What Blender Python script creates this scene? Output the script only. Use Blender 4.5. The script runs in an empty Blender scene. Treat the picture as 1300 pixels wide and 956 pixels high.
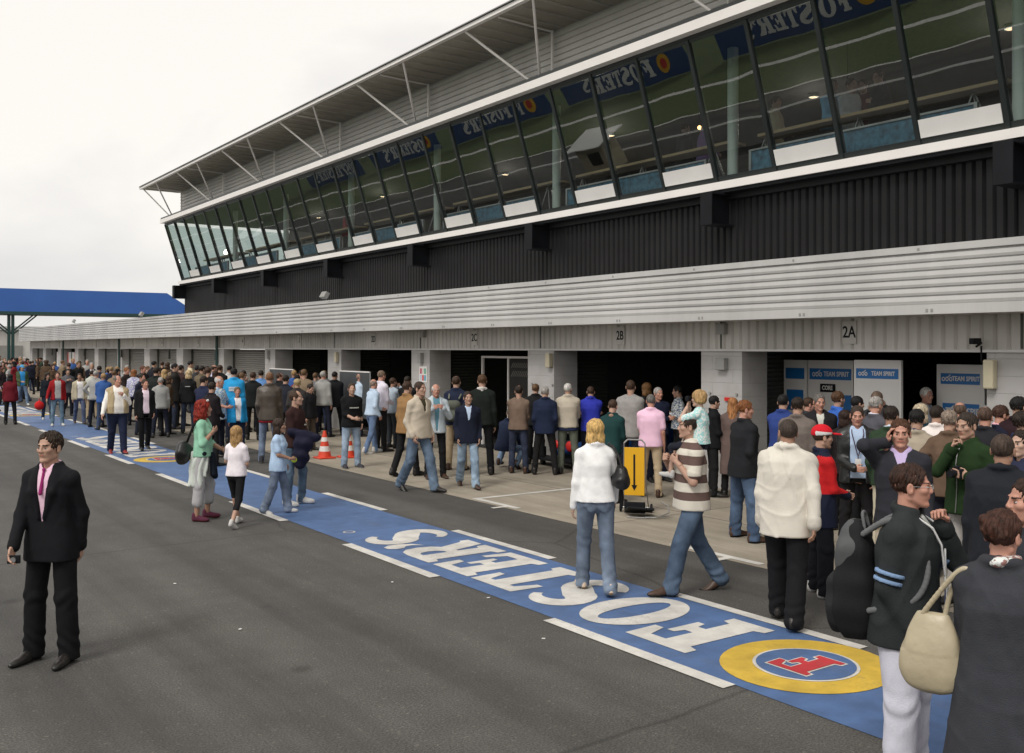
import bpy, math, random
import numpy as np
from mathutils import Vector, Matrix
from mathutils.geometry import tessellate_polygon
random.seed(7); np.random.seed(7)
SC = bpy.context.scene
COL = SC.collection
R = math.radians
H = 2.4; F = 1250.0; CX = 650.0; HY = 441.0
VA = math.atan(880/1250.0); CA = math.cos(VA); SA = math.sin(VA)

def ray(px):
    r = (px-CX)/F
    return r*CA+SA, -r*SA+CA
def gpt(px, t):
    dx, dy = ray(px)
    return dx*t, dy*t
def gp(px, py):
    return gpt(px, H*F/(py-HY))
def zat(py, t): return H-(py-HY)*t/F

def lin(r, g=None, b=None, k=1.0):
    if g is None: g = b = r
    o = []
    for v in (r, g, b):
        v /= 255.0
        o.append(min(0.9, k*(v/12.92 if v < .04045 else ((v+.055)/1.055)**2.4)))
    return tuple(o)

# ------------------------------------------------------------------ materials
MATS = {}
def newmat(name):
    m = bpy.data.materials.new(name); m.use_nodes = True
    nt = m.node_tree
    return m, nt, nt.nodes['Principled BSDF']
def N(nt, t, **kw):
    n = nt.nodes.new(t)
    for k, v in kw.items(): setattr(n, k, v)
    return n
def surf(name, col, rough=.6, var=.12, scale=3.0, bump=.0, bscale=60.0, metal=0.0, spec=.5, stain=0.0, stretch=(1, 1, 1), coat=0):
    if name in MATS: return MATS[name]
    m, nt, b = newmat(name)
    tc = N(nt, 'ShaderNodeTexCoord'); mp = N(nt, 'ShaderNodeMapping'); mp.inputs['Scale'].default_value = stretch
    nt.links.new(tc.outputs['Object'], mp.inputs['Vector'])
    nz = N(nt, 'ShaderNodeTexNoise'); nz.inputs['Scale'].default_value = scale; nz.inputs['Detail'].default_value = 6
    nt.links.new(mp.outputs[0], nz.inputs['Vector'])
    rp = N(nt, 'ShaderNodeValToRGB')
    rp.color_ramp.elements[0].position = .3; rp.color_ramp.elements[1].position = .72
    rp.color_ramp.elements[0].color = tuple(c*(1-var) for c in col)+(1,)
    rp.color_ramp.elements[1].color = tuple(min(1, c*(1+var)) for c in col)+(1,)
    nt.links.new(nz.outputs['Fac'], rp.inputs['Fac'])
    out = rp.outputs['Color']
    if stain:
        n2 = N(nt, 'ShaderNodeTexNoise'); n2.inputs['Scale'].default_value = scale*.22; n2.inputs['Detail'].default_value = 8; n2.inputs['Roughness'].default_value = .7
        nt.links.new(mp.outputs[0], n2.inputs['Vector'])
        r2 = N(nt, 'ShaderNodeValToRGB'); r2.color_ramp.elements[0].position = .38; r2.color_ramp.elements[1].position = .62
        r2.color_ramp.elements[0].color = (1-stain,)*3+(1,); r2.color_ramp.elements[1].color = (1, 1, 1, 1)
        nt.links.new(n2.outputs['Fac'], r2.inputs['Fac'])
        mx = N(nt, 'ShaderNodeMixRGB', blend_type='MULTIPLY'); mx.inputs[0].default_value = 1
        nt.links.new(out, mx.inputs[1]); nt.links.new(r2.outputs[0], mx.inputs[2]); out = mx.outputs[0]
    nt.links.new(out, b.inputs['Base Color'])
    b.inputs['Roughness'].default_value = rough; b.inputs['Metallic'].default_value = metal
    b.inputs['Specular IOR Level'].default_value = spec
    if coat: b.inputs['Coat Weight'].default_value = coat
    if bump:
        n3 = N(nt, 'ShaderNodeTexNoise'); n3.inputs['Scale'].default_value = bscale; n3.inputs['Detail'].default_value = 4
        nt.links.new(mp.outputs[0], n3.inputs['Vector'])
        bp = N(nt, 'ShaderNodeBump'); bp.inputs['Strength'].default_value = bump; bp.inputs['Distance'].default_value = .01
        nt.links.new(n3.outputs['Fac'], bp.inputs['Height']); nt.links.new(bp.outputs[0], b.inputs['Normal'])
    MATS[name] = m
    return m
def emit(name, col, s):
    if name in MATS: return MATS[name]
    m, nt, b = newmat(name)
    b.inputs['Base Color'].default_value = col+(1,)
    b.inputs['Emission Color'].default_value = col+(1,); b.inputs['Emission Strength'].default_value = s
    MATS[name] = m; return m
def glassmat(name, tint, refl):
    if name in MATS: return MATS[name]
    m = bpy.data.materials.new(name); m.use_nodes = True; nt = m.node_tree; nt.nodes.clear()
    o = N(nt, 'ShaderNodeOutputMaterial'); mx = N(nt, 'ShaderNodeMixShader'); tr = N(nt, 'ShaderNodeBsdfTransparent'); gl = N(nt, 'ShaderNodeBsdfGlossy')
    tr.inputs[0].default_value = tint+(1,); gl.inputs['Roughness'].default_value = 0.0; gl.inputs[0].default_value = (.92, .97, .97, 1)
    mx.inputs[0].default_value = refl
    tc = N(nt, 'ShaderNodeTexCoord'); nz = N(nt, 'ShaderNodeTexNoise'); nz.inputs['Scale'].default_value = .9; nz.inputs['Detail'].default_value = 1
    bp = N(nt, 'ShaderNodeBump'); bp.inputs['Strength'].default_value = .10; bp.inputs['Distance'].default_value = .02
    nt.links.new(tc.outputs['Object'], nz.inputs['Vector']); nt.links.new(nz.outputs['Fac'], bp.inputs['Height']); nt.links.new(bp.outputs[0], gl.inputs['Normal'])
    nt.links.new(tr.outputs[0], mx.inputs[1]); nt.links.new(gl.outputs[0], mx.inputs[2]); nt.links.new(mx.outputs[0], o.inputs[0])
    MATS[name] = m; return m

def asphalt():
    m, nt, b = newmat('asphalt')
    tc = N(nt, 'ShaderNodeTexCoord')
    def nz(s, d=5, r=.6, st=None):
        n = N(nt, 'ShaderNodeTexNoise'); n.inputs['Scale'].default_value = s; n.inputs['Detail'].default_value = d; n.inputs['Roughness'].default_value = r
        if st:
            mp = N(nt, 'ShaderNodeMapping'); mp.inputs['Scale'].default_value = st
            nt.links.new(tc.outputs['Object'], mp.inputs[0]); nt.links.new(mp.outputs[0], n.inputs[0])
        else: nt.links.new(tc.outputs['Object'], n.inputs['Vector'])
        return n
    def ramp(src, a, bb, ca, cb):
        r = N(nt, 'ShaderNodeValToRGB'); e = r.color_ramp.elements
        e[0].position = a; e[1].position = bb; e[0].color = ca+(1,); e[1].color = cb+(1,)
        nt.links.new(src, r.inputs[0]); return r.outputs[0]
    base = ramp(nz(70, 3, .7).outputs['Fac'], .35, .68, (.052, .050, .048), (.142, .137, .129))
    vor = N(nt, 'ShaderNodeTexVoronoi'); vor.inputs['Scale'].default_value = 55; nt.links.new(tc.outputs['Object'], vor.inputs['Vector'])
    spk = ramp(vor.outputs['Color'], .86, .93, (1, 1, 1), (1.5, 1.47, 1.4))
    st1 = ramp(nz(.5, 8, .65, (1.6, .35, 1)).outputs['Fac'], .35, .68, (.78, .78, .79), (1.13, 1.12, 1.09))
    st2 = ramp(nz(2.2, 6, .6).outputs['Fac'], .3, .7, (.87, .87, .87), (1.08, 1.08, 1.08))
    st3 = ramp(nz(1.0, 4, .55, (1.7, .045, 1)).outputs['Fac'], .40, .56, (.80, .80, .80), (1.04, 1.04, 1.04))
    vc = N(nt, 'ShaderNodeTexVoronoi'); vc.feature = 'DISTANCE_TO_EDGE'; vc.inputs['Scale'].default_value = .16; vc.inputs['Randomness'].default_value = .9
    ng = nz(1.6, 5, .6); mxv = N(nt, 'ShaderNodeMixRGB'); mxv.inputs[0].default_value = .12; nt.links.new(tc.outputs['Object'], mxv.inputs[1]); nt.links.new(ng.outputs['Color'], mxv.inputs[2]); nt.links.new(mxv.outputs[0], vc.inputs['Vector'])
    crk = ramp(vc.outputs['Distance'], .0008, .0022, (.62, .62, .62), (1, 1, 1))
    spot = N(nt, 'ShaderNodeTexVoronoi'); spot.inputs['Scale'].default_value = .9; nt.links.new(tc.outputs['Object'], spot.inputs['Vector']); oil = ramp(spot.outputs['Distance'], .035, .10, (.66, .66, .66), (1, 1, 1))
    o = base
    for s in (spk, st1, st2, st3, crk, oil):
        mx = N(nt, 'ShaderNodeMixRGB', blend_type='MULTIPLY'); mx.inputs[0].default_value = 1
        nt.links.new(o, mx.inputs[1]); nt.links.new(s, mx.inputs[2]); o = mx.outputs[0]
    nt.links.new(o, b.inputs['Base Color']); b.inputs['Roughness'].default_value = .82; b.inputs['Specular IOR Level'].default_value = .35
    bp = N(nt, 'ShaderNodeBump'); bp.inputs['Strength'].default_value = .5; bp.inputs['Distance'].default_value = .006
    nt.links.new(nz(90, 3).outputs['Fac'], bp.inputs['Height']); nt.links.new(bp.outputs[0], b.inputs['Normal'])
    return m

def blocks(name, col, bw=.9, bh=.225):
    """painted blockwork, running bond; works on x-facing and y-facing faces"""
    m, nt, b = newmat(name)
    g = N(nt, 'ShaderNodeNewGeometry'); sp = N(nt, 'ShaderNodeSeparateXYZ'); nt.links.new(g.outputs['Position'], sp.inputs[0])
    ad = N(nt, 'ShaderNodeMath', operation='ADD'); nt.links.new(sp.outputs[0], ad.inputs[0]); nt.links.new(sp.outputs[1], ad.inputs[1])
    cb = N(nt, 'ShaderNodeCombineXYZ'); nt.links.new(ad.outputs[0], cb.inputs[0]); nt.links.new(sp.outputs[2], cb.inputs[1])
    br = N(nt, 'ShaderNodeTexBrick'); nt.links.new(cb.outputs[0], br.inputs['Vector'])
    br.inputs['Scale'].default_value = 1; br.inputs['Brick Width'].default_value = bw; br.inputs['Row Height'].default_value = bh
    br.inputs['Mortar Size'].default_value = .006; br.inputs['Mortar Smooth'].default_value = .4
    br.inputs['Color1'].default_value = col+(1,); br.inputs['Color2'].default_value = tuple(c*.98 for c in col)+(1,)
    br.inputs['Mortar'].default_value = tuple(c*.84 for c in col)+(1,)
    nz = N(nt, 'ShaderNodeTexNoise'); nz.inputs['Scale'].default_value = 2.3; nz.inputs['Detail'].default_value = 8; nt.links.new(g.outputs['Position'], nz.inputs['Vector'])
    rp = N(nt, 'ShaderNodeValToRGB'); rp.color_ramp.elements[0].position = .3; rp.color_ramp.elements[0].color = (.84, .83, .8, 1); rp.color_ramp.elements[1].position = .6
    nt.links.new(nz.outputs['Fac'], rp.inputs[0])
    mx = N(nt, 'ShaderNodeMixRGB', blend_type='MULTIPLY'); mx.inputs[0].default_value = 1
    nt.links.new(br.outputs[0], mx.inputs[1]); nt.links.new(rp.outputs[0], mx.inputs[2]); nt.links.new(mx.outputs[0], b.inputs['Base Color'])
    bp = N(nt, 'ShaderNodeBump'); bp.inputs['Strength'].default_value = .5; bp.inputs['Distance'].default_value = .008; bp.invert = True
    nt.links.new(br.outputs['Fac'], bp.inputs['Height']); nt.links.new(bp.outputs[0], b.inputs['Normal'])
    b.inputs['Roughness'].default_value = .7
    return m

M_ASPH = asphalt()
def paint(name, col, wear=.5):
    m = surf(name, col, .6, .14, 5, .3, 80, stain=.22); nt = m.node_tree; b = nt.nodes['Principled BSDF']
    tc = N(nt, 'ShaderNodeTexCoord'); src = b.inputs['Base Color'].links[0].from_socket
    n1 = N(nt, 'ShaderNodeTexNoise'); n1.inputs['Scale'].default_value = 48; n1.inputs['Detail'].default_value = 5; n1.inputs['Roughness'].default_value = .75
    mp = N(nt, 'ShaderNodeMapping'); mp.inputs['Scale'].default_value = (2.2, .5, 1)
    n2 = N(nt, 'ShaderNodeTexNoise'); n2.inputs['Scale'].default_value = 1.3; n2.inputs['Detail'].default_value = 8; n2.inputs['Roughness'].default_value = .7
    nt.links.new(tc.outputs['Object'], n1.inputs['Vector']); nt.links.new(tc.outputs['Object'], mp.inputs[0]); nt.links.new(mp.outputs[0], n2.inputs['Vector'])
    ad = N(nt, 'ShaderNodeMath', operation='ADD'); nt.links.new(n1.outputs['Fac'], ad.inputs[0]); nt.links.new(n2.outputs['Fac'], ad.inputs[1])
    rp = N(nt, 'ShaderNodeValToRGB'); rp.color_ramp.elements[0].position = .54; rp.color_ramp.elements[1].position = .72; rp.color_ramp.elements[1].color = (wear, wear, wear, 1)
    hf = N(nt, 'ShaderNodeMath', operation='MULTIPLY'); hf.inputs[1].default_value = .5; nt.links.new(ad.outputs[0], hf.inputs[0]); nt.links.new(hf.outputs[0], rp.inputs[0])
    mx = N(nt, 'ShaderNodeMixRGB'); nt.links.new(rp.outputs[0], mx.inputs[0]); nt.links.new(src, mx.inputs[1]); mx.inputs[2].default_value = (.12, .115, .105, 1)
    nt.links.new(mx.outputs[0], b.inputs['Base Color']); return m
M_CONC = surf('apron_concrete', (.33, .285, .235), .85, .14, 2.5, .25, 40, stain=.35)
M_BLUEP = paint('blue_road_paint', (.085, .16, .34), .85)
M_WHITEP = paint('white_road_paint', (.70, .68, .64), .7)
M_YELP = paint('yellow_road_paint', (.70, .47, .06), .7)
M_REDP = paint('red_road_paint', (.55, .04, .05), .5)
M_BLOCK = blocks('painted_blockwork', (.47, .46, .455))
M_HEAD = surf('header_cladding', (.62, .60, .56), .55, .07, 1.2, stain=.3, stretch=(1, 2, .3))
M_FASC = surf('silver_cladding', (.55, .545, .535), .42, .05, .8, metal=.0, stain=.2, stretch=(1, 2.2, .25))
M_UPPER = surf('upper_cladding', (.66, .64, .62), .42, .05, .8, stain=.18, stretch=(1, 2, .25))
M_WALLT = surf('wall_trim', (.62, .61, .60), .4, .05, 2)
M_DARK = surf('charcoal_cladding', (.013, .013, .014), .55, .2, 1.5, spec=.2)
M_BLACK = surf('black_steel', (.009, .010, .013), .6, .2, 3, spec=.2)
M_WHITE = surf('white_panel', (.78, .77, .75), .4, .04, 2)
M_STRIP = surf('white_strip', (.86, .83, .80), .35, .04, 1.5)
M_MULL = surf('dark_window_frame', (.018, .024, .024), .35, .1, 3)
M_SOFF = surf('canopy_soffit', (.42, .385, .32), .7, .08, 1.4, stain=.15)
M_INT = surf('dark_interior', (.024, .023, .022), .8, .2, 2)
M_SHUT = surf('roller_shutter_grey', (.30, .29, .27), .5, .06, 2, metal=.2, stain=.15)
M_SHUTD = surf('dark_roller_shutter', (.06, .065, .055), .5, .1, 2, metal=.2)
M_PIPE = surf('green_drainpipe', (.01, .05, .045), .4, .1, 4)
M_WOOD = surf('counter_wood', (.62, .44, .24), .5, .15, 4, stretch=(1, .2, 1))
M_COLM = surf('pale_column', (.6, .66, .62), .4, .04, 2)
M_GLASS = glassmat('tinted_window_glass', (.66, .72, .71), .155)
M_GLASSE = glassmat('clear_end_glass', (.62, .72, .72), .15)
M_BRIDGE = surf('blue_bridge_cladding', (.03, .12, .42), .5, .06, .5)
M_GRASS = surf('verge_grass', (.07, .10, .035), .9, .35, 5, .4, 30)
M_CREAM = surf('cream_housing', (.55, .5, .36), .5, .05, 5)
M_BLUEB = surf('blue_board', (.012, .055, .19), .45, .05, 2)
M_BLUES = surf('sponsor_blue', (.015, .16, .45), .45, .05, 2)
M_GREY = surf('grey_plastic', (.3, .3, .29), .5, .05, 5)
M_RED = surf('bright_red', (.6, .02, .015), .45, .05, 5)
M_YEL = surf('sign_yellow', (.75, .4, .01), .4, .05, 3)
M_METAL = surf('bare_steel', (.4, .4, .4), .35, .08, 6, metal=.8)

# ------------------------------------------------------------------ mesh builder
class MB:
    def __init__(s): s.v = []; s.f = []; s.mi = []; s.cur = 0
    def box(s, x0, x1, y0, y1, z0, z1):
        b = len(s.v)
        for z in (z0, z1):
            for (x, y) in ((x0, y0), (x1, y0), (x1, y1), (x0, y1)): s.v.append((x, y, z))
        for q in ((0, 3, 2, 1), (4, 5, 6, 7), (0, 1, 5, 4), (1, 2, 6, 5), (2, 3, 7, 6), (3, 0, 4, 7)):
            s.f.append(tuple(b+i for i in q)); s.mi.append(s.cur)
        return s
    def obox(s, c, size, mat):
        b = len(s.v)
        for z in (-.5, .5):
            for (x, y) in ((-.5, -.5), (.5, -.5), (.5, .5), (-.5, .5)):
                s.v.append(tuple(Vector(c)+mat @ Vector((x*size[0], y*size[1], z*size[2]))))
        for q in ((0, 3, 2, 1), (4, 5, 6, 7), (0, 1, 5, 4), (1, 2, 6, 5), (2, 3, 7, 6), (3, 0, 4, 7)):
            s.f.append(tuple(b+i for i in q)); s.mi.append(s.cur)
        return s
    def tube(s, p, q, r, r2=None, n=8, cap=True):
        p = Vector(p); q = Vector(q); r2 = r if r2 is None else r2
        d = (q-p).normalized(); a = d.orthogonal().normalized(); c = d.cross(a)
        b = len(s.v)
        for (o, rr) in ((p, r), (q, r2)):
            for i in range(n):
                t = 2*math.pi*i/n; s.v.append(tuple(o+a*math.cos(t)*rr+c*math.sin(t)*rr))
        for i in range(n):
            j = (i+1) % n; s.f.append((b+i, b+j, b+n+j, b+n+i)); s.mi.append(s.cur)
        if cap:
            s.f.append(tuple(b+i for i in range(n))[::-1]); s.f.append(tuple(b+n+i for i in range(n))); s.mi += [s.cur]*2
        return s
    def path(s, pts, r, n=6):
        for a, b in zip(pts[:-1], pts[1:]): s.tube(a, b, r, n=n)
        return s
    def quad(s, *p):
        b = len(s.v); s.v += [tuple(x) for x in p]; s.f.append(tuple(range(b, b+len(p)))); s.mi.append(s.cur); return s
    def extr(s, prof, y0, y1, axis='y', closed=False):
        """extrude a profile of (a,b) points; axis y: (x,z) profile, axis z: (x,y)->z0..z1 """
        b = len(s.v); n = len(prof)
        for yy in (y0, y1):
            for (a, c) in prof:
                s.v.append((a, yy, c) if axis == 'y' else (a, c, yy))
        m = n if closed else n-1
        for i in range(m):
            j = (i+1) % n
            s.f.append((b+i, b+j, b+n+j, b+n+i)); s.mi.append(s.cur)
        if closed:
            s.f.append(tuple(b+i for i in range(n))[::-1]); s.f.append(tuple(b+n+i for i in range(n))); s.mi += [s.cur]*2
        return s
    def lathe(s, prof, c=(0, 0, 0), n=20):
        b = len(s.v)
        for (r, z) in prof:
            for i in range(n):
                t = 2*math.pi*i/n; s.v.append((c[0]+r*math.cos(t), c[1]+r*math.sin(t), c[2]+z))
        for k in range(len(prof)-1):
            for i in range(n):
                j = (i+1) % n; s.f.append((b+k*n+i, b+k*n+j, b+(k+1)*n+j, b+(k+1)*n+i)); s.mi.append(s.cur)
        return s
    def ball(s, c, r, n=10, m=6):
        rx, ry, rz = (r, r, r) if not hasattr(r, '__len__') else r
        b = len(s.v)
        for k in range(m+1):
            ph = math.pi*k/m
            for i in range(n):
                t = 2*math.pi*i/n; s.v.append((c[0]+rx*math.sin(ph)*math.cos(t), c[1]+ry*math.sin(ph)*math.sin(t), c[2]-rz*math.cos(ph)))
        for k in range(m):
            for i in range(n):
                j = (i+1) % n; s.f.append((b+k*n+i, b+k*n+j, b+(k+1)*n+j, b+(k+1)*n+i)); s.mi.append(s.cur)
        return s
    def poly(s, outer, z, holes=(), fn=None):
        loops = [[Vector((a, b, 0)) for a, b in l] for l in [outer]+list(holes)]
        tr = tessellate_polygon(loops); flat = [p for l in loops for p in l]; b = len(s.v)
        for p in flat: s.v.append(fn(p.x, p.y) if fn else (p.x, p.y, z))
        for t in tr: s.f.append(tuple(b+i for i in t)); s.mi.append(s.cur)
        return s
    def build(s, name, mats, parent=None, smooth=False, bevel=0, loc=None):
        me = bpy.data.meshes.new(name); me.from_pydata(s.v, [], s.f)
        if not isinstance(mats, (list, tuple)): mats = [mats]
        for m in mats: me.materials.append(m)
        me.polygons.foreach_set('material_index', s.mi)
        if smooth: me.polygons.foreach_set('use_smooth', [True]*len(s.f))
        me.update()
        o = bpy.data.objects.new(name, me); COL.objects.link(o)
        if parent: o.parent = parent
        if loc: o.location = loc
        if bevel:
            md = o.modifiers.new('bevel', 'BEVEL'); md.width = bevel; md.segments = 2; md.limit_method = 'ANGLE'
        return o
def tag(o, label=None, cat=None, group=None, kind=None):
    if label: o['label'] = label
    if cat: o['category'] = cat
    if group: o['group'] = group
    if kind: o['kind'] = kind
    return o
def empty(name, loc=(0, 0, 0), rz=0):
    o = bpy.data.objects.new(name, None); COL.objects.link(o); o.location = loc; o.rotation_euler = (0, 0, rz); o.empty_display_size = .2
    return o
def text_mesh(s, size, mat, name='lettering', parent=None, M=None, bold=0.0, ext=.002, sx=1.0, slant=0):
    cu = bpy.data.curves.new(name, 'FONT'); cu.body = s; cu.size = size; cu.align_x = 'CENTER'; cu.align_y = 'CENTER'; cu.offset = bold; cu.extrude = ext; cu.shear = slant
    cu.resolution_u = 3
    o = bpy.data.objects.new(name, cu); COL.objects.link(o)
    dg = bpy.context.evaluated_depsgraph_get(); me = bpy.data.meshes.new_from_object(o.evaluated_get(dg))
    bpy.data.objects.remove(o); bpy.data.curves.remove(cu)
    me.materials.clear(); me.materials.append(mat)
    T = Matrix.Diagonal((sx, 1, 1, 1)); me.transform((M or Matrix.Identity(4)) @ T)
    ob = bpy.data.objects.new(name, me); COL.objects.link(ob)
    if parent: ob.parent = parent
    return ob

# ------------------------------------------------------------------ the ground
g = MB(); g.quad((-400, -300, 0), (400, -300, 0), (400, 600, 0), (-400, 600, 0))
tag(g.build('ground', M_ASPH), kind='structure')
def apron():
    m, nt, b = newmat('apron_slabs')
    tc = N(nt, 'ShaderNodeTexCoord')
    br = N(nt, 'ShaderNodeTexBrick'); mp = N(nt, 'ShaderNodeMapping'); mp.inputs['Rotation'].default_value = (0, 0, R(90))
    nt.links.new(tc.outputs['Object'], mp.inputs[0]); nt.links.new(mp.outputs[0], br.inputs['Vector'])
    br.offset = 0; br.inputs['Scale'].default_value = 1; br.inputs['Brick Width'].default_value = 5.1; br.inputs['Row Height'].default_value = 2.05
    br.inputs['Mortar Size'].default_value = .012; c = (.46, .405, .33)
    br.inputs['Color1'].default_value = c+(1,); br.inputs['Color2'].default_value = tuple(v*.88 for v in c)+(1,); br.inputs['Mortar'].default_value = (.12, .1, .085, 1)
    o = br.outputs[0]
    for (sc, a, bb, lo, st) in ((1.1, .35, .65, .72, (1, .6, 1)), (.5, .42, .6, .8, (5, .5, 1)), (25, .3, .7, .86, (1, 1, 1))):
        mq = N(nt, 'ShaderNodeMapping'); mq.inputs['Scale'].default_value = st; nt.links.new(tc.outputs['Object'], mq.inputs[0])
        nz = N(nt, 'ShaderNodeTexNoise'); nz.inputs['Scale'].default_value = sc; nz.inputs['Detail'].default_value = 8; nz.inputs['Roughness'].default_value = .65
        nt.links.new(mq.outputs[0], nz.inputs['Vector'])
        rp = N(nt, 'ShaderNodeValToRGB'); rp.color_ramp.elements[0].position = a; rp.color_ramp.elements[1].position = bb
        rp.color_ramp.elements[0].color = (lo, lo, lo*.98, 1); nt.links.new(nz.outputs['Fac'], rp.inputs[0])
        mx = N(nt, 'ShaderNodeMixRGB', blend_type='MULTIPLY'); mx.inputs[0].default_value = 1
        nt.links.new(o, mx.inputs[1]); nt.links.new(rp.outputs[0], mx.inputs[2]); o = mx.outputs[0]
    nt.links.new(o, b.inputs['Base Color']); b.inputs['Roughness'].default_value = .85
    return m
g = MB(); g.quad((8.38, -30, .004), (30, -30, .004), (30, 79, .004), (8.38, 79, .004))
tag(g.build('garage_apron', apron()), kind='structure')
g = MB()
for i in range(60):
    y0 = -20+i*2; g.quad((5.32, y0, .004), (6.74, y0, .004), (6.74, y0+2, .004), (5.32, y0+2, .004))
tag(g.build('blue_painted_band', M_BLUEP), kind='structure')
g = MB()
for k in range(-5, 18):
    y0 = 4.8+4.06*k
    g.quad((5.19, y0, .008), (5.32, y0, .008), (5.32, y0+2.1, .008), (5.19, y0+2.1, .008))
    g.quad((6.74, y0, .008), (6.86, y0, .008), (6.86, y0+2.1, .008), (6.74, y0+2.1, .008))
tag(g.build('dashed_white_lines', M_WHITEP), kind='structure')
# box marking on the apron
g = MB(); ax, ay = gp(603, 633.7)
g.quad((8.45, ay-.06, .008), (11.3, ay-.06, .008), (11.3, ay+.05, .008), (8.45, ay+.05, .008))
g.quad((8.45, ay-1.15, .008), (8.56, ay-1.15, .008), (8.56, ay-.06, .008), (8.45, ay-.06, .008))
g.quad((8.2, ay-.95, .0085), (8.45, ay-.95, .0085), (8.45, ay-.86, .0085), (8.2, ay-.86, .0085))
bx, by = gp(975, 712)
g.quad((8.45, by-.1, .008), (8.56, by-.1, .008), (8.56, by+1.3, .008), (8.45, by+1.3, .008))
g.quad((8.2, by+.3, .0085), (8.45, by+.3, .0085), (8.45, by+.4, .0085), (8.2, by+.4, .0085))
tag(g.build('white_box_marking', M_WHITEP), kind='structure')

def ell(cx, cy, rx, ry, n=40, rot=0, rev=False):
    o = []
    for i in range(n):
        t = 2*math.pi*i/n*(-1 if rev else 1); x = rx*math.cos(t); y = ry*math.sin(t)
        o.append((cx+x*math.cos(rot)-y*math.sin(rot), cy+x*math.sin(rot)+y*math.cos(rot)))
    return o
def stroke(pts, ws):
    n = len(pts); L = []; Rr = []
    for i in range(n):
        a = Vector(pts[max(0, i-1)]); b = Vector(pts[min(n-1, i+1)]); d = (b-a).normalized(); nn = Vector((-d.y, d.x))
        p = Vector(pts[i]); L.append(tuple(p+nn*ws[i]/2)); Rr.append(tuple(p-nn*ws[i]/2))
    return L+Rr[::-1]
GL = {
 'F': ([(0, 0), (.52, 0), (.52, .12), (.42, .15), (.42, .42), (.52, .42), (.55, .32), (.64, .32), (.64, .67), (.55, .67), (.52, .57), (.42, .57), (.42, .86), (.62, .86), (.7, .66), (.82, .66), (.8, 1), (0, 1), (0, .88), (.11, .85), (.11, .15), (0, .12)], []),
 'T': ([(.2, 0), (.68, 0), (.68, .12), (.59, .15), (.59, .86), (.68, .86), (.77, .64), (.88, .64), (.85, 1), (.03, 1), (0, .64), (.11, .64), (.2, .86), (.29, .86), (.29, .15), (.2, .12)], []),
 'E': ([(0, 0), (.82, 0), (.87, .36), (.76, .36), (.66, .14), (.42, .14), (.42, .43), (.52, .43), (.55, .33), (.64, .33), (.64, .67), (.55, .67), (.52, .57), (.42, .57), (.42, .86), (.64, .86), (.72, .66), (.84, .66), (.81, 1), (0, 1), (0, .88), (.11, .85), (.11, .15), (0, .12)], []),
 'R': ([(0, 0), (.52, 0), (.52, .12), (.42, .15), (.42, .42), (.47, .42), (.62, 0), (.97, 0), (.97, .12), (.9, .14), (.75, .47), (.86, .56), (.9, .72), (.86, .88), (.74, .97), (.55, 1), (0, 1), (0, .88), (.11, .85), (.11, .15), (0, .12)],
       [[(.42, .56), (.42, .86), (.5, .86), (.57, .82), (.6, .72), (.57, .62), (.5, .56)]]),
 'O': (ell(.47, .5, .47, .53, 40), [ell(.47, .5, .17, .4, 30, rev=True)]),
 "'": ([(.05, .58), (.22, .66), (.3, .8), (.3, .93), (.22, 1.02), (.1, 1.02), (.03, .94), (.04, .84), (.13, .78), (.14, .7)], []),
}
sp = []; sw = []
for i in range(33):
    u = i/32; a = R(35+ (235)*min(1, u*2)) if u <= .5 else None
    if u <= .5:
        a = R(20+235*u*2); c = (.42, .74); sp.append((c[0]+.27*math.cos(a), c[1]+.2*math.sin(a)))
    else:
        a = R(75-235*(u-.5)*2); c = (.42, .25); sp.append((c[0]+.29*math.cos(a), c[1]+.2*math.sin(a)))
    sw.append(.1+.22*math.sin(math.pi*u)**1.3)
GL['S'] = (stroke(sp, sw), [])
# terminal serifs of the S
SS = [[(.62, .66), (.74, .66), (.78, 1.02), (.7, 1.02), (.6, .84)], [(.04, -.02), (.12, -.02), (.24, .16), (.18, .34), (.08, .34)]]
ADV = {'F': .86, 'O': .98, 'S': .86, 'T': .93, 'E': .92, 'R': .95, "'": .3}
def word(mb, fn, width, height):
    tot = sum(ADV[c] for c in "FOSTER'S"); x = 0
    for c in "FOSTER'S":
        o, hs = GL[c]
        f = lambda a, b, x=x: fn((x+a)/tot*width, b*height)
        mb.poly(o, 0, hs, f)
        x += ADV[c]
def Fglyph(mb, fn, w, h, grow=0):
    o = GL['F'][0]
    if grow:
        cx, cy = .41, .5; n = len(o); res = []
        for i in range(n):
            a = Vector(o[i-1]); b = Vector(o[i]); c = Vector(o[(i+1) % n])
            n1 = Vector(((b-a).y, -(b-a).x)).normalized(); n2 = Vector(((c-b).y, -(c-b).x)).normalized()
            m = n1+n2; m = m/max(.3, m.dot(n1)) if m.length > .1 else n1
            res.append((b.x+m.x*grow, b.y+m.y*grow))
        o = res
    mb.poly(o, 0, [], lambda a, b: fn((a-.41)*w, (b-.5)*h))
W1 = MB(); Y1 = MB(); B1 = MB(); R1 = MB()
for k in range(-1, 3):
    yc = 4.80+16.75*k
    word(W1, lambda a, b: (6.60-b, yc+.72+a, .0085), 5.8, 1.06)
    xc = 6.09
    Y1.poly(ell(xc, yc, .66, .62), .0080)
    W1.poly(ell(xc, yc, .40, .385), .0110)
    B1.poly(ell(xc, yc, .375, .36), .0140)
    Fglyph(W1, lambda a, b: (xc-b, yc+a, .0170), .45, .46, .034)
    Fglyph(R1, lambda a, b: (xc-b, yc+a, .0200), .45, .46)
    W1.poly(ell(5.62, yc+6.85, .08, .08, 20), 0.0085, [ell(5.62, yc+6.85, .06, .06, 20, rev=True)])
paint = W1.build('painted_lettering', M_WHITEP); tag(paint, kind='structure')
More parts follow.
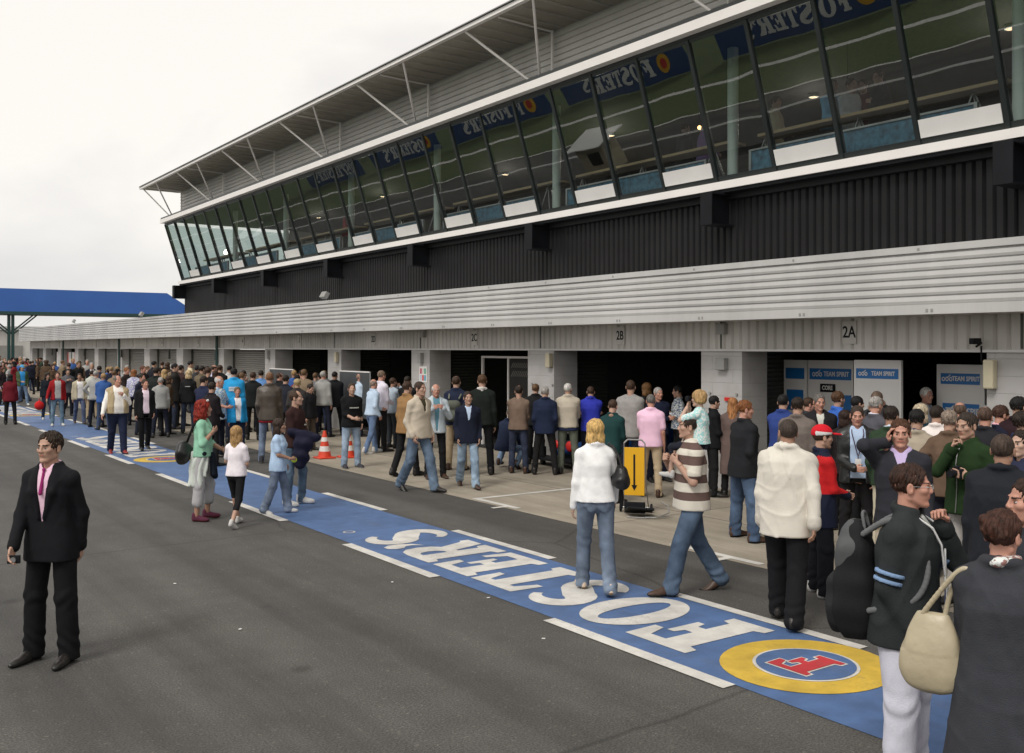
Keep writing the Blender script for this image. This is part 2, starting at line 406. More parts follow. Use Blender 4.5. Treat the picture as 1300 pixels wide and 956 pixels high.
for b_, m_ in ((Y1, M_YELP), (B1, M_BLUEP), (R1, M_REDP)):
    o = b_.build('painted_emblem', m_); tag(o, kind='structure')

# ------------------------------------------------------------------ far side (seen in the window reflections)
g = MB(); g.quad((-17.6, -60, .004), (-9.3, -60, .004), (-9.3, 140, .004), (-17.6, 140, .004))
tag(g.build('grass_verge', M_GRASS), kind='structure')
g = MB(); g.quad((-200, -100, .002), (-17.6, -100, .002), (-17.6, 200, .002), (-200, 200, .002))
tag(g.build('infield_grass', M_GRASS), kind='structure')
g = MB(); g.quad((-9.3, -60, .008), (-9.12, -60, .008), (-9.12, 140, .008), (-9.3, 140, .008))
g.quad((-14.1, -60, .008), (-13.6, -60, .008), (-13.6, 140, .008), (-14.1, 140, .008))
tag(g.build('track_edge_lines', M_WHITEP), kind='structure')
def hoarding(y0, y1, i):
    o = empty('advertising_hoarding', (-17.6, y0, 0))
    L = y1-y0
    MB().box(-.06, 0, 0, L, .08, 2.1).build('board', M_BLUEB, o)
    for k in range(5): MB().box(-.14, -.07, .1+k*(L-.28)/4, .18+k*(L-.28)/4, 0, 1.9).build('post', M_METAL, o)
    w = MB(); word(w, lambda a, b: (.006, 2.9+a, .5+b), 6.2, 1.05); w.build('lettering', M_WHITE, o)
    yb = MB(); yb.poly(ell(0, 0, .60, .60), 0, (), lambda a, b: (.006, 1.9+a, 1.05+b)); yb.build('emblem', M_YEL, o)
    rb = MB(); rb.poly(ell(0, 0, .33, .33), 0, (), lambda a, b: (.012, 1.9+a, 1.05+b)); rb.build('emblem', M_RED, o)
    tag(o, 'blue roadside advertising hoarding with white lettering across the track', 'advertising board', 'advertising hoardings across the track')
for i in range(8):
    hoarding(-14+13.5*i, -14+13.5*i+11.2, i)
# ------------------------------------------------------------------ the pit building
P = 5.1; PK = 6.5; XW = 12.5; YEND = 42.45; YLOW = 77.8
PB = empty('pit_building', (12.5, 6.5, 0))
tag(PB, 'long grey pit garage building with a leaning glass hospitality suite above it', 'pit building')
def part(mb, name, mat, parent=None, **k):
    return mb.build(name, mat, None, **k)
PARTS = []
def prt(mb, name, mat, **k):
    o = mb.build(name, mat, None, **k); PARTS.append(o); return o
ks = range(-2, 15)
for k in ks:
    y = PK+P*k
    if y > 78.5: break
    prt(MB().box(XW, XW+.62, y-.46, y+.46, 0, 2.335), 'pillar', M_BLOCK)
OPEN = {0: 'A', 1: 'B', 2: 'C', 3: 'D', 4: 'E', 12: 'O', 11: 'O'}
for k in range(-2, 14):
    y0 = PK+P*k+.46; y1 = y0+P-.92
    if y1 > 78: break
    if k in OPEN or k < 0:
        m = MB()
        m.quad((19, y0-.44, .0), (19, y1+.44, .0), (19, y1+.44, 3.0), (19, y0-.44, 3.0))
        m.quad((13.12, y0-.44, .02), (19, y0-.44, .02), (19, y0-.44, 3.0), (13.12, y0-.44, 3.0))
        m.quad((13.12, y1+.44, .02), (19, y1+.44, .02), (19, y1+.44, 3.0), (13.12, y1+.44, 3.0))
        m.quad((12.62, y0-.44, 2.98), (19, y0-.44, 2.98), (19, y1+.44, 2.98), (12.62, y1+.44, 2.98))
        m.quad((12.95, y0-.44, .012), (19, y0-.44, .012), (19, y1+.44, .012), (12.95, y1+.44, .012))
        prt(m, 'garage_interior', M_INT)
        # door track and stacked roller door ribs on the inner flank wall
        m = MB(); pr = []
        for i in range(30):
            z = .1+i*.078; pr += [(z, 0), (z+.05, .025)]
        b = len(m.v)
        for (z, d) in pr: m.v += [(13.2, y1+.40-d, z), (14.3, y1+.40-d, z)]
        for i in range(len(pr)-1): m.f.append((b+2*i, b+2*i+1, b+2*i+3, b+2*i+2)); m.mi.append(0)
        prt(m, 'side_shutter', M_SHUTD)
        m = MB().box(12.98, 13.12, y0-.44, y0+.02, .0, 2.33).box(12.98, 13.12, y1-.02, y1+.44, 0, 2.33)
    else:
        m = MB(); pr = []
        n = 30
        for i in range(n): z = .03+i*(2.31/n); pr += [(12.93, z), (12.90, z+.02), (12.90, z+.055)]
        m.extr(pr, y0-.05, y1+.05)
        prt(m, 'roller_shutter', M_SHUT)
        prt(MB().box(12.84, 12.98, y0-.02, y0+.05, 0, 2.33).box(12.84, 12.98, y1-.05, y1+.02, 0, 2.33), 'shutter_track', M_SHUTD)
# header band with vertical ribs
def vribs(mb, x, z0, z1, y0, y1, pitch, depth, rib):
    pr = []; y = y0
    while y < y1:
        pr += [(x, y), (x, y+pitch-rib-.03), (x+depth, y+pitch-rib), (x+depth, y+pitch-.03)]
        y += pitch
    mb.extr(pr, z0, z1, axis='z')
m = MB(); vribs(m, 12.5, 2.37, 2.95, -5, YLOW+.6, .18, .035, .035); prt(m, 'header_cladding', M_HEAD)
prt(MB().box(12.46, 12.60, -5, YLOW+.6, 2.335, 2.37), 'header_trim', M_WALLT)
prt(MB().box(12.56, 12.9, -5, YLOW+.6, 2.40, 2.96), 'lintel', M_DARK)
# joints in the header, one each half bay
jn = MB()
for k in range(-2, 15):
    jn.box(12.49, 12.499, PK+P*k-.015, PK+P*k+.015, 2.38, 2.9)
prt(jn, 'header_joint', M_SHUTD)
# fascia: horizontal profiled cladding
z0 = 2.83; z1 = 3.73; pr = [(11.80, z0), (11.75, z0), (11.75, z0+.12), (11.775, z0+.125)]
nr = 6; zz = z0+.14; st = (z1-.10-zz)/nr
for i in range(nr):
    pr += [(11.765+i*.004, zz+i*st), (11.755+i*.004, zz+i*st+st*.30), (11.765+i*.004, zz+i*st+st*.80), (11.795+i*.004, zz+i*st+st*.86), (11.795+i*.004, zz+i*st+st*.98)]
pr += [(11.765, z1-.09), (11.765, z1), (11.90, z1)]
prt(MB().extr(pr, -5, YLOW+.6), 'fascia_cladding', M_FASC)
prt(MB().quad((11.79, -5, z0+.002), (12.5, -5, z0+.002), (12.5, YLOW+.6, z0+.002), (11.79, YLOW+.6, z0+.002)), 'soffit', M_HEAD)
prt(MB().quad((11.88, -5, z1-.002), (13.4, -5, z1+.1), (13.4, YLOW+.6, z1+.1), (11.88, YLOW+.6, z1-.002)), 'lower_roof', M_FASC)
prt(MB().quad((13.39, YEND-.1, z1+.09), (26, YEND-.1, z1+.3), (26, YLOW+.6, z1+.3), (13.39, YLOW+.6, z1+.09)), 'rear_roof', M_FASC)
em = MB().quad((11.80, YLOW+.6, z0), (26, YLOW+.6, z0), (26, YLOW+.6, z1), (11.80, YLOW+.6, z1)).quad((12.5, YLOW+.6, 0), (26, YLOW+.6, 0), (26, YLOW+.6, z0), (12.5, YLOW+.6, z0))
prt(em, 'end_wall', M_FASC)
# fascia joint cover plates and bolts
jn = MB()
for i in range(-3, 42):
    y = 1.2+i*2.02; jn.box(11.742, 11.749, y, y+.03, z0+.03, z0+.07); jn.box(11.742, 11.749, y+.07, y+.10, z0+.03, z0+.07); jn.box(11.757, 11.764, y+.2, y+.23, z1-.06, z1-.03)
prt(jn, 'fascia_bolt', M_GREY)
# charcoal wall
m = MB(); vribs(m, 12.80, 3.74, 4.93, -6, YEND, .145, .045, .035); prt(m, 'charcoal_wall', M_DARK)
prt(MB().box(12.72, 12.9, -6, YEND, 4.93, 5.06), 'charcoal_trim', M_DARK)
prt(MB().quad((12.84, YEND, 3.7), (24, YEND, 3.7), (24, YEND, 5.1), (12.84, YEND, 5.1)), 'end_cladding', M_DARK)
prt(MB().box(12.86, 13.0, -6, YEND-.02, 3.6, 5.0), 'wall_core', M_DARK)
for k in range(-2, 8):
    y = PK+P*k+.12
    if k == 7: y = YEND-.12
    b = MB().box(12.28, 12.80, y-.015, y+.015, 4.50, 4.99).box(12.26, 12.80, y-.13, y+.13, 4.99, 5.02).box(12.26, 12.80, y-.13, y+.13, 4.47, 4.50).box(12.26, 12.285, y-.13, y+.13, 4.50, 4.99)
    prt(b, 'bracket', M_BLACK)
# white strip and underside of the suite floor
prt(MB().box(12.52, 12.70, -6, YEND+.05, 5.085, 5.215), 'white_strip', M_STRIP)
prt(MB().box(12.56, 12.82, -6, YEND, 5.03, 5.085), 'floor_underside', M_BLACK)
# leaning windows
XB, ZB, XT, ZT = 12.70, 5.24, 11.97, 7.58
lean = Vector((XT-XB, 0, ZT-ZB)); Ln = lean.length; lu = lean.normalized(); nrm = Vector((-lu.z, 0, lu.x))
MWP = MB()
def lean_box(mb, y0, y1, a0, a1, d0, d1):
    """box on the leaning plane: along y, a = distance up the slope, d = outward"""
    b = len(mb.v); O = Vector((XB, 0, ZB))
    for a in (a0, a1):
        for (yy, d) in ((y0, d0), (y1, d0), (y1, d1), (y0, d1)):
            p = O+lu*a+nrm*d; mb.v.append((p.x, yy, p.z))
    for q in ((0, 3, 2, 1), (4, 5, 6, 7), (0, 1, 5, 4), (1, 2, 6, 5), (2, 3, 7, 6), (3, 0, 4, 7)):
        mb.f.append(tuple(b+i for i in q)); mb.mi.append(mb.cur)
PW = P/4; Y0W = 6.77
for n in range(-9, 28):
    y = Y0W+PW*n
    fr = MB(); lean_box(fr, y-.035, y+.035, 0, Ln, -.08, .03); lean_box(fr, y+.035, y+PW-.035, 0, .10, -.06, .01); lean_box(fr, y+.035, y+PW-.035, Ln-.06, Ln, -.06, .01)
    w = prt(fr, 'window', M_MULL)
    gl = MB(); O = Vector((XB, 0, ZB)); j_ = [random.uniform(-.007, .007) for _ in range(3)]; a = O+lu*.10+nrm*j_[0]; a2 = O+lu*.10+nrm*j_[1]; c = O+lu*(Ln-.06)+nrm*j_[2]; c2 = c+(a2-a)
    gl.quad((a.x, y+.035, a.z), (a2.x, y+PW-.035, a2.z), (c2.x, y+PW-.035, c2.z), (c.x, y+.035, c.z))
    o = gl.build('pane', M_GLASS); o['_up'] = 1; o.parent = w
    if n % 2 == 0:
        wp = MB(); lean_box(wp, y+.05, y+PW-.05, .105, .36, .012, .025)
        o = wp.build('white_panel', M_WHITE); o.parent = w
# end glazing
fr = MB(); lean_box(fr, YEND, YEND+.07, 0, Ln, -.10, .03); fr.box(15.0, 15.07, YEND, YEND+.06, ZB, ZT).box(17.4, 17.5, YEND, YEND+.06, ZB, ZT)
w = prt(fr, 'end_window', M_MULL)
o = MB().quad((XB, YEND+.03, ZB), (15, YEND+.03, ZB), (15, YEND+.03, ZT), (XT, YEND+.03, ZT)).build('pane', M_GLASSE); o.parent = w
o = MB().quad((15.07, YEND+.03, ZB), (17.4, YEND+.03, ZB), (17.4, YEND+.03, ZT), (15.07, YEND+.03, ZT)).build('pane', M_GLASSE); o.parent = w
prt(MB().quad((17.5, YEND, 5.0), (24, YEND, 5.0), (24, YEND, 9), (17.5, YEND, 9)).quad((12.62, YEND, 7.8), (17.5, YEND, 7.8), (17.5, YEND, 9), (12.62, YEND, 9)), 'end_gable', M_UPPER)
# suite interior
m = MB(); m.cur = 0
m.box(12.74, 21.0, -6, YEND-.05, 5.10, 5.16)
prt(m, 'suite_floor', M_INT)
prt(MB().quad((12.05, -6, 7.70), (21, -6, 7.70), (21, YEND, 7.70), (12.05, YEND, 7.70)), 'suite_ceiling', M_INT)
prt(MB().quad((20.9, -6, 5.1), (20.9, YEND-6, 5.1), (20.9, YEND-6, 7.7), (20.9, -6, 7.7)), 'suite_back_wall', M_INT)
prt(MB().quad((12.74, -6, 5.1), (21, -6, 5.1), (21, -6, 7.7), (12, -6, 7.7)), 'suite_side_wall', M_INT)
for k in range(-2, 8):
    y = PK+P*k+.42
    if y > YEND: break
    prt(MB().tube((13.25, y, 5.16), (13.25, y, 7.70), .095, n=16, cap=False), 'column', M_COLM, smooth=True)
for k in range(-1, 7):
    y0 = PK+P*k+.75; y1 = y0+P-.65
    c = empty('counter_table', (13.75, y0, 5.16)); c.parent = None; tag(c, 'long wooden counter table on trestle legs behind the suite windows', 'table', 'wooden counters in the hospitality suite')
    MB().box(-.22, .22, 0, y1-y0, .95, 1.0).build('tabletop', M_WOOD, c)
    for j in range(3):
        yy = .3+j*(y1-y0-.6)/2
        MB().tube((-.18, yy, 0), (-.02, yy+.3, .95), .018).tube((-.18, yy+.6, 0), (-.02, yy+.3, .95), .018).tube((.18, yy, 0), (.02, yy+.3, .95), .018).build('leg', M_METAL, c)
    b = empty('low_barrier', (13.15, y0+.2, 5.16)); tag(b, 'low blue patterned barrier panel standing inside the suite windows', 'barrier', 'blue barriers in the hospitality suite')
    MB().box(0, .02, 0, 4.1, .12, .62).build('panel', surf('barrier_blue', (.05, .16, .25), .4, .6, 9, spec=.5), b); MB().box(-.02, .04, 0, 4.1, .62, .65).box(-.02, .04, 0, .05, 0, .62).box(-.02, .04, 4.05, 4.1, 0, .62).build('frame', M_METAL, b)
# gutter and terrace
prt(MB().box(11.78, 11.95, -6, YEND+.12, 7.63, 7.79), 'white_gutter', M_STRIP)
prt(MB().box(11.80, 12.65, -6, YEND+.08, 7.795, 7.86).box(11.95, 12.05, -6, YEND+.06, 7.58, 7.79), 'terrace_edge', M_MULL)
# upper cladding
pr = []; zz = 7.86; nr = 9; st = (9.02-zz)/nr
for i in range(nr): pr += [(12.60, zz+i*st), (12.60, zz+i*st+st*.55), (12.64, zz+i*st+st*.70), (12.64, zz+i*st+st*.9)]
pr += [(12.60, 9.02)]
prt(MB().extr(pr, -6, YEND), 'upper_cladding', M_UPPER)
# canopy
cz0, cz1 = 9.04, 9.07
cn = MB(); cn.extr([(12.6, 9.02), (11.12, 9.06), (11.12, 9.11), (12.6, 9.35), (22, 9.9), (22, 9.7), (12.7, 9.05)], -8, YEND+.35, closed=True)
prt(cn, 'canopy', M_SOFF)
prt(MB().box(11.02, 11.12, -8, YEND+.40, 9.035, 9.12).box(11.02, 22, YEND+.35, YEND+.40, 9.035, 9.12), 'canopy_edge', M_STRIP)
prt(MB().extr([(10.98, 9.122), (11.02, 9.17), (12.6, 9.42), (22, 9.95), (22, 9.91), (12.6, 9.36)], -8, YEND+.42, closed=True), 'roof_sheet', M_MULL)
rb = MB()
for i in range(-16, 86):
    y = i*.5; rb.box(11.14, 12.58, y, y+.012, 9.0, 9.03)
prt(rb, 'soffit_joint', M_HEAD)
for k in range(-2, 8):
    y = PK+P*k-.40
    if k == 7: y = YEND-.5
    for s in (-1, 1):
        yt = min(y+s*1.2, YEND+.2)
        prt(MB().tube((12.1, y+s*.12, 7.86), (11.12, yt, 9.04), .028, n=8), 'canopy_strut', M_STRIP)
    prt(MB().tube((12.5, y, 7.86), (12.5, y, 9.0), .03).tube((12.5, y, 8.98), (11.15, y, 9.02), .022).tube((12.1, y-.14, 7.88), (12.1, y+.14, 7.88), .04), 'canopy_post', M_STRIP)
# lower roof floodlights
for px, py in ((414, 376), (181, 401), (95, 411)):
    dx, dy = ray(px); t = 12.1/dx; y = dy*t
    prt(MB().tube((12.1, y, 3.74), (12.1, y, 3.86), .015).obox((12.05, y, 3.92), (.12, .34, .18), Matrix.Rotation(R(30), 3, 'Y')), 'roof_floodlight', M_GREY)
# drain pipes
for px in (80, 151, 275):
    dx, dy = ray(px); y = dy*12.43/dx
    prt(MB().tube((12.43, y, 0), (12.43, y, 2.84), .05, n=10), 'drainpipe', M_PIPE)
# wall boxes, lamps
def yat(px, x):
    dx, dy = ray(px); return dy*x/dx, x/dx
y, t = yat(919, 12.5); prt(MB().box(12.40, 12.499, y-.09, y+.09, 2.62, 2.80), 'alarm_box', M_GREY, bevel=.01)
prt(MB().box(12.39, 12.499, y-.10, y+.10, 2.02, 2.22), 'socket_box', M_GREY, bevel=.01)
y, t = yat(1260, 12.5); prt(MB().box(12.38, 12.499, y-.07, y+.07, 1.86, 2.24), 'bulkhead_lamp', M_CREAM, bevel=.02)
y, t = yat(700, 12.5); prt(MB().box(12.38, 12.499, y-.07, y+.07, 1.98, 2.28), 'bulkhead_lamp', M_CREAM, bevel=.02)
y, t = yat(536, 12.5); prt(MB().box(12.40, 12.499, y-.07, y+.07, 2.0, 2.26), 'socket_box', M_GREY, bevel=.01)
y, t = yat(429, 12.5); prt(MB().box(12.40, 12.499, y-.07, y+.07, 1.96, 2.26), 'bulkhead_lamp', M_CREAM, bevel=.02)
y, t = yat(342, 12.5); prt(MB().box(12.40, 12.499, y-.06, y+.06, 2.0, 2.3), 'socket_box', M_GREY)
y, t = yat(534, 12.38); prt(MB().box(12.40, 12.499, y-.08, y+.08, 2.65, 2.82), 'alarm_box', M_GREY, bevel=.01)
for px in (1252, 902, 936, 676, 702, 1300-10):
    y, t = yat(px, 12.5); prt(MB().tube((12.47, y, 1.62), (12.5, y, 1.62), .022), 'wall_stud', M_GREY)
for px in (216, 155, 108, 67, 275):
    y, t = yat(px, 12.5); prt(MB().box(12.42, 12.499, y-.05, y+.05, 1.9, 2.3), 'socket_box', M_SHUTD)
# notices on the pillar
ny, t = yat(537, 12.49); mm = MB(); cols = [(.1, .35, .5), (.6, .1, .1), (.5, .6, .7), (.15, .4, .3), (.7, .65, .6), (.5, .1, .15)]
po = empty('notice_sheet', (12.49, ny, 1.72)); tag(po, 'small colourful notice sheet taped to the pillar left of the walking beige jacket man', 'poster')
MB().box(0, .006, -.19, .19, -.20, .20).build('sheet', M_WHITE, po)
pm = MB()
for i in range(6):
    pm.cur = i; a = -.15+(i % 3)*.105; b = -.16+(i//3)*.17; pm.box(-.003, -.001, a, a+.09, b, b+.14)
pm.build('pictures', [surf('notice_%d' % i, c) for i, c in enumerate(cols)], po)
# cctv camera
cy, t = yat(1240, 12.35)
cc = empty('security_camera', (12.46, cy, 2.46)); tag(cc, 'small black security camera on the header above the right pillar', 'camera')
MB().tube((0, 0, 0), (-.12, 0, -.05), .015).build('arm', M_BLACK, cc); MB().box(-.22, -.06, -.035, .035, -.02, .06).box(-.24, -.22, -.03, .03, -.015, .055).build('housing', M_BLACK, cc)
MB().tube((0, 0, -.04), (0, .0, -.25), .012).tube((0, 0, -.25), (.0, -.12, -.28), .01).build('cable', M_BLACK, cc)
# red wall signs
for px, py in ((924, 510),):
    y, t = yat(px, 12.49); s = tag(MB().box(12.47, 12.498, y-.06, y+.06, 1.50, 1.56).build('wall_sign', M_RED), 'tiny red sign on the white pillar above the ginger haired woman', 'sign')
MR = Matrix(((0, 0, -1, 0), (-1, 0, 0, 0), (0, 1, 0, 0), (0, 0, 0, 1)))   # text facing -X: text-right -> -Y, up -> Z
for k, s in ((0, '2A'), (1, '2B'), (2, '2C'), (3, '2D'), (4, '3'), (5, '4'), (6, '5'), (7, '6'), (8, '7'), (9, '8')):
    y = PK+P*(k+.5)
    if k > 9: break
    sg = empty('number_plate', (12.485, y, 2.62)); tag(sg, 'small white number plate reading %s on the header above its garage' % s, 'number plate', 'garage number plates')
    MB().box(-.008, .012, -.12, .12, -.17, .17).build('plate', surf('plate_white', (.55, .54, .5), .5, .05, 6), sg, bevel=.004)
    text_mesh(s, .24, M_BLACK, 'lettering', sg, Matrix.Translation((-.010, 0, 0)) @ MR, bold=.004, sx=.8)
for o in PARTS:
    o.parent = PB; o.matrix_parent_inverse = Matrix.Translation((-12.5, -6.5, 0))

# ------------------------------------------------------------------ garage contents
def panel(x, px0, px1, z0, z1, label, bands, grp='sponsor panels in the right garage', txt=None):
    ya, t = yat(px1, x); yb, t2 = yat(px0, x)
    o = empty('sponsor_panel', (x, (ya+yb)/2, 0)); w = (yb-ya)/2
    tag(o, label, 'display panel', grp)
    MB().box(0, .05, -w, w, z0, z1).build('board', M_WHITE, o, bevel=.004)
    for (a, b, z_, zz_, s) in bands:
        MB().box(-.006, -.002, a, b, z_, zz_).build('blue_band', M_BLUES, o)
        if s:
            h = (zz_-z_)
            text_mesh(s, h*.60, M_WHITE, 'lettering', o, Matrix.Translation((-.008, (a+b)/2-min(.16, (b-a)*.15), (z_+zz_)/2)) @ MR, bold=.002, sx=.80)
            # ring logo left of the words
            lg = MB(); cy_ = (a+b)/2+min(.26, (b-a)*.33); cz_ = (z_+zz_)/2
            fn = lambda p, q: (-.009, cy_-p, cz_+q)
            for dx_ in (-.13, .0, .13): lg.poly(ell(dx_*h*2.8, -.04*h, h*.17, h*.2, 20), 0, [ell(dx_*h*2.8, -.04*h, h*.09, h*.11, 16, rev=True)], fn)
            lg.poly([(-h*.25, h*.12), (h*.1, h*.2), (h*.35, h*.42), (h*.3, h*.25), (h*.1, h*.12)], 0, (), fn)
            lg.build('logo', M_WHITE, o)
    return o
panel(12.98, 1084, 1144, .05, 2.21, 'bright white sponsor panel with a blue TEAM SPIRIT band in the right garage', [(-.36, .36, 1.93, 2.08, 'TEAM SPIRIT')])
panel(14.0, 995, 1024, .05, 2.18, 'narrow dim white panel beside the dark shutter in the right garage', [(-.2, .2, 1.85, 2.04, ''), (-.18, .18, 1.30, 1.66, '')])
panel(14.02, 1026, 1083, .05, 2.18, 'dim white panel with a small black sign behind the grey haired man', [(-.42, .42, 1.85, 2.04, 'TEAM SPIRIT'), (-.42, -.27, 1.25, 1.6, '')])
s = MB().box(14.0, 14.012, yat(1060, 14.0)[0], yat(1041, 14.0)[0], 1.64, 1.78).build('sign', M_BLACK)
tag(s, 'small black sign reading CORE on the dim white panel', 'sign'); text_mesh('CORE', .10, M_WHITE, 'lettering', s, Matrix.Translation((13.995, (yat(1060, 14.0)[0]+yat(1041, 14.0)[0])/2, 1.71)) @ MR, bold=.003, sx=.8)
panel(13.6, 1189, 1250, .05, 2.15, 'pale panel with two blue TEAM SPIRIT bands at the right edge of the garage', [(-.30, .30, 1.86, 2.02, 'TEAM SPIRIT'), (-.29, .27, 1.34, 1.58, 'TEAM SPIRIT')])
y, t = yat(1215, 14.2)
# glazed door frame in garage 2C
ya, t = yat(674, 13.4); yb, t = yat(613, 13.4); ym, t = yat(646, 13.4)
o = empty('glazed_door_frame', (13.4, ym, 0)); tag(o, 'pale metal framed glazed doorway standing inside the third open garage', 'door frame')
f_ = MB()
for yy in (ya, yb, ym): f_.box(-.03, .03, yy-ym-.025, yy-ym+.025, .01, 2.14)
f_.box(-.03, .03, ya-ym-.03, yb-ym+.03, 2.14, 2.19); f_.build('frame', M_STRIP, o)
MB().box(-.005, .005, ya-ym+.03, -.03, .05, 2.13).build('dark_panel', M_INT, o)
mk = MB()
for i in range(9):
    mk.obox((-.012, ya-ym+.12+i*.075, 1.78), (.004, .012, .16), Matrix.Rotation(R(35), 3, 'X')); mk.obox((-.012, ya-ym+.12+i*.075, 1.98), (.004, .012, .14), Matrix.Rotation(R(35), 3, 'X'))
mk.build('slanted_lettering_marks', M_SHUT, o)
# dark partitions inside 2B
for px in (792, 765, 832, 857):
    y, t = yat(px, 16.5); tag(MB().box(16.5, 16.54, y-.01, y+.01, .02, 2.9).build('partition_post', M_SHUTD), 'thin dark partition post at the back of garage 2B', 'post', 'partition posts in garage 2B')
# fluorescent tube
ya, t = yat(520, 15.5); yb, t = yat(473, 15.5)
o = empty('strip_light', (15.5, (ya+yb)/2, 1.94)); tag(o, 'single lit fluorescent strip light hanging inside the dark garage', 'strip light')
w = (yb-ya)/2; MB().box(-.05, .05, -w, w, .03, .08).tube((0, -w*.7, .08), (0, -w*.7, 1.04), .008).tube((0, w*.7, .08), (0, w*.7, 1.04), .008).build('housing', M_WHITE, o); MB().tube((0, -w+.03, 0), (0, w-.03, 0), .018, n=8).build('tube', emit('tube_light', (1, .95, .85), 3.0), o)
# display boards in front of the far open garages
for px0, px1, py, X, lb in ((343, 373, 468, 12.0, 'dark display board with a pale top rail left of the tall olive jacket man'), (432, 470, 471, 11.9, 'dark display board standing behind the man in the black t-shirt')):
    ya, t = yat(px1, X); yb, t2 = yat(px0, X); zt = zat(py, (t+t2)/2)
    o = empty('display_board', (X, (ya+yb)/2, 0)); w = (yb-ya)/2; tag(o, lb, 'display board')
    MB().box(-.02, .02, -w, w, .5, zt-.03).build('board', surf('board_grey', (.06, .065, .07), .4), o)
    MB().box(-.025, .025, -w, w, zt-.03, zt).build('top_rail', M_WHITE, o); MB().tube((0, -w, 0), (0, -w, zt), .02).build('leg', M_METAL, o); MB().tube((0, w, 0), (0, w, zt), .02).build('leg', M_METAL, o)
# far open garage: banners
for px0, px1, m_ in ((72, 78, M_WHITE), (86, 96, M_WHITE)):
    ya, t = yat(px1, 12.8); yb, t = yat(px0, 12.8)
    o = MB().box(12.8, 12.84, ya, yb, .2, 2.1).build('upright_banner', m_); tag(o, 'white upright banner with red and green edges in a far garage doorway' if px0 > 80 else 'plain white upright banner beside the black doorway of a far garage', 'banner')
    if px0 > 80:
        MB().box(12.79, 12.799, ya, ya+.25, .2, 2.1).build('red_edge', M_RED, o); MB().box(12.79, 12.799, yb-.25, yb, .2, 2.1).build('red_edge', M_RED, o); MB().box(12.79, 12.799, (ya+yb)/2-.12, (ya+yb)/2+.12, .2, 2.1).build('green_stripe', M_PIPE, o)
# rope barrier in the far crowd
y0_, t = yat(92, 10.6); y1_, t = yat(56, 10.6)
o = MB().box(10.6, 10.61, y0_, y1_, 1.05, 1.12).tube((10.6, y0_, 0), (10.6, y0_, 1.1), .03).tube((10.6, y1_, 0), (10.6, y1_, 1.1), .03).build('tape_barrier', M_RED); tag(o, 'red and white tape barrier stretched between two posts in the far crowd', 'barrier')

# ------------------------------------------------------------------ covered footbridge and far building
BR = empty('footbridge', (12.5, 89, 0)); tag(BR, 'long blue enclosed footbridge on steel legs crossing the far end of the pit lane', 'footbridge')
YB = 88.0
def xat(px, y):
    dx, dy = ray(px); return dx*y/dy, y/dy
zb = 5.05; zt = 7.15
x1, _ = xat(212, YB); x2, _ = xat(236, YB)
BRP = []
m = MB(); pr = [(-60, zb+.25), (x2, zb+.25), (x2, zt-1.05), (x1, zt), (-60, zt)]
b = len(m.v)
for yy in (YB, YB+3):
    for (x, z) in pr: m.v.append((x, yy, z))
n = 5; m.f.append((0, 1, 2, 3, 4)); m.mi.append(0); m.f.append((9, 8, 7, 6, 5)); m.mi.append(0)
for i in range(5):
    j = (i+1) % 5; m.f.append((i, i+5, j+5, j)); m.mi.append(0)
BRP.append(m.build('enclosed_deck', M_BRIDGE))
BRP.append(MB().box(-60, x2, YB-.05, YB+3.05, zb, zb+.25).build('girder', M_PIPE))
for px in (10.5, 15.5):
    x, _ = xat(px, YB+1); BRP.append(MB().box(x-.11, x+.11, YB+.6, YB+.85, 0, zb).build('leg', M_PIPE))
    BRP.append(MB().tube((x, YB+.7, zb-1.6), (x-1.8, YB+.7, zb), .06).tube((x, YB+.7, zb-1.6), (x+1.8, YB+.7, zb), .06).build('brace', M_PIPE))
x, _ = xat(-300, YB+1); BRP.append(MB().box(x-.2, x+.2, YB+.6, YB+1, 0, zb).build('leg', M_PIPE))
for o in BRP: o.parent = BR; o.matrix_parent_inverse = Matrix.Translation((-12.5, -89, 0))
FB = empty('far_garage_block', (8, 125, 0)); tag(FB, 'low grey flat roofed building far beyond the end of the pit lane', 'building')
o1 = MB().box(-6, 24, 120, 130, 0, 4.3).build('wall', M_HEAD); o2 = MB().box(-6.3, 24.3, 119.7, 130.3, 4.3, 4.7).build('roof', M_FASC)
dm = []
for i in range(7): dm.append(MB().box(-4+i*4, -1.6+i*4, 119.9, 119.98, 0, 2.6).build('door', M_SHUT))
for o in [o1, o2]+dm: o.parent = FB; o.matrix_parent_inverse = Matrix.Translation((-8, -125, 0))

# ------------------------------------------------------------------ small things on the apron
def cone(px, py, label):
    x, y = gp(px, py); o = empty('traffic_cone', (x, y, 0)); tag(o, label, 'traffic cone', 'traffic cones on the apron')
    MB().box(-.19, .19, -.19, .19, .005, .04).build('base', M_ORG, o, bevel=.012)
    b = MB(); zs = [.04, .16, .27, .37, .46, .60]; rr = lambda z: .145-.115*(z-.04)/.56
    for i in range(5):
        b.cur = i % 2; b.lathe([(rr(zs[i]), zs[i]), (rr(zs[i+1]), zs[i+1])])
    b.lathe([(rr(.6), .6), (.0, .60)]); b.build('body', [M_ORG, M_WHITE], o, smooth=True)
M_ORG = surf('cone_orange', (.72, .07, .03), .4, .05, 4)
cone(412, 582, 'orange and white traffic cone beside the brown t-shirt man, left of the two')
cone(442, 581, 'orange traffic cone mostly hidden behind the legs of the black t-shirt man')
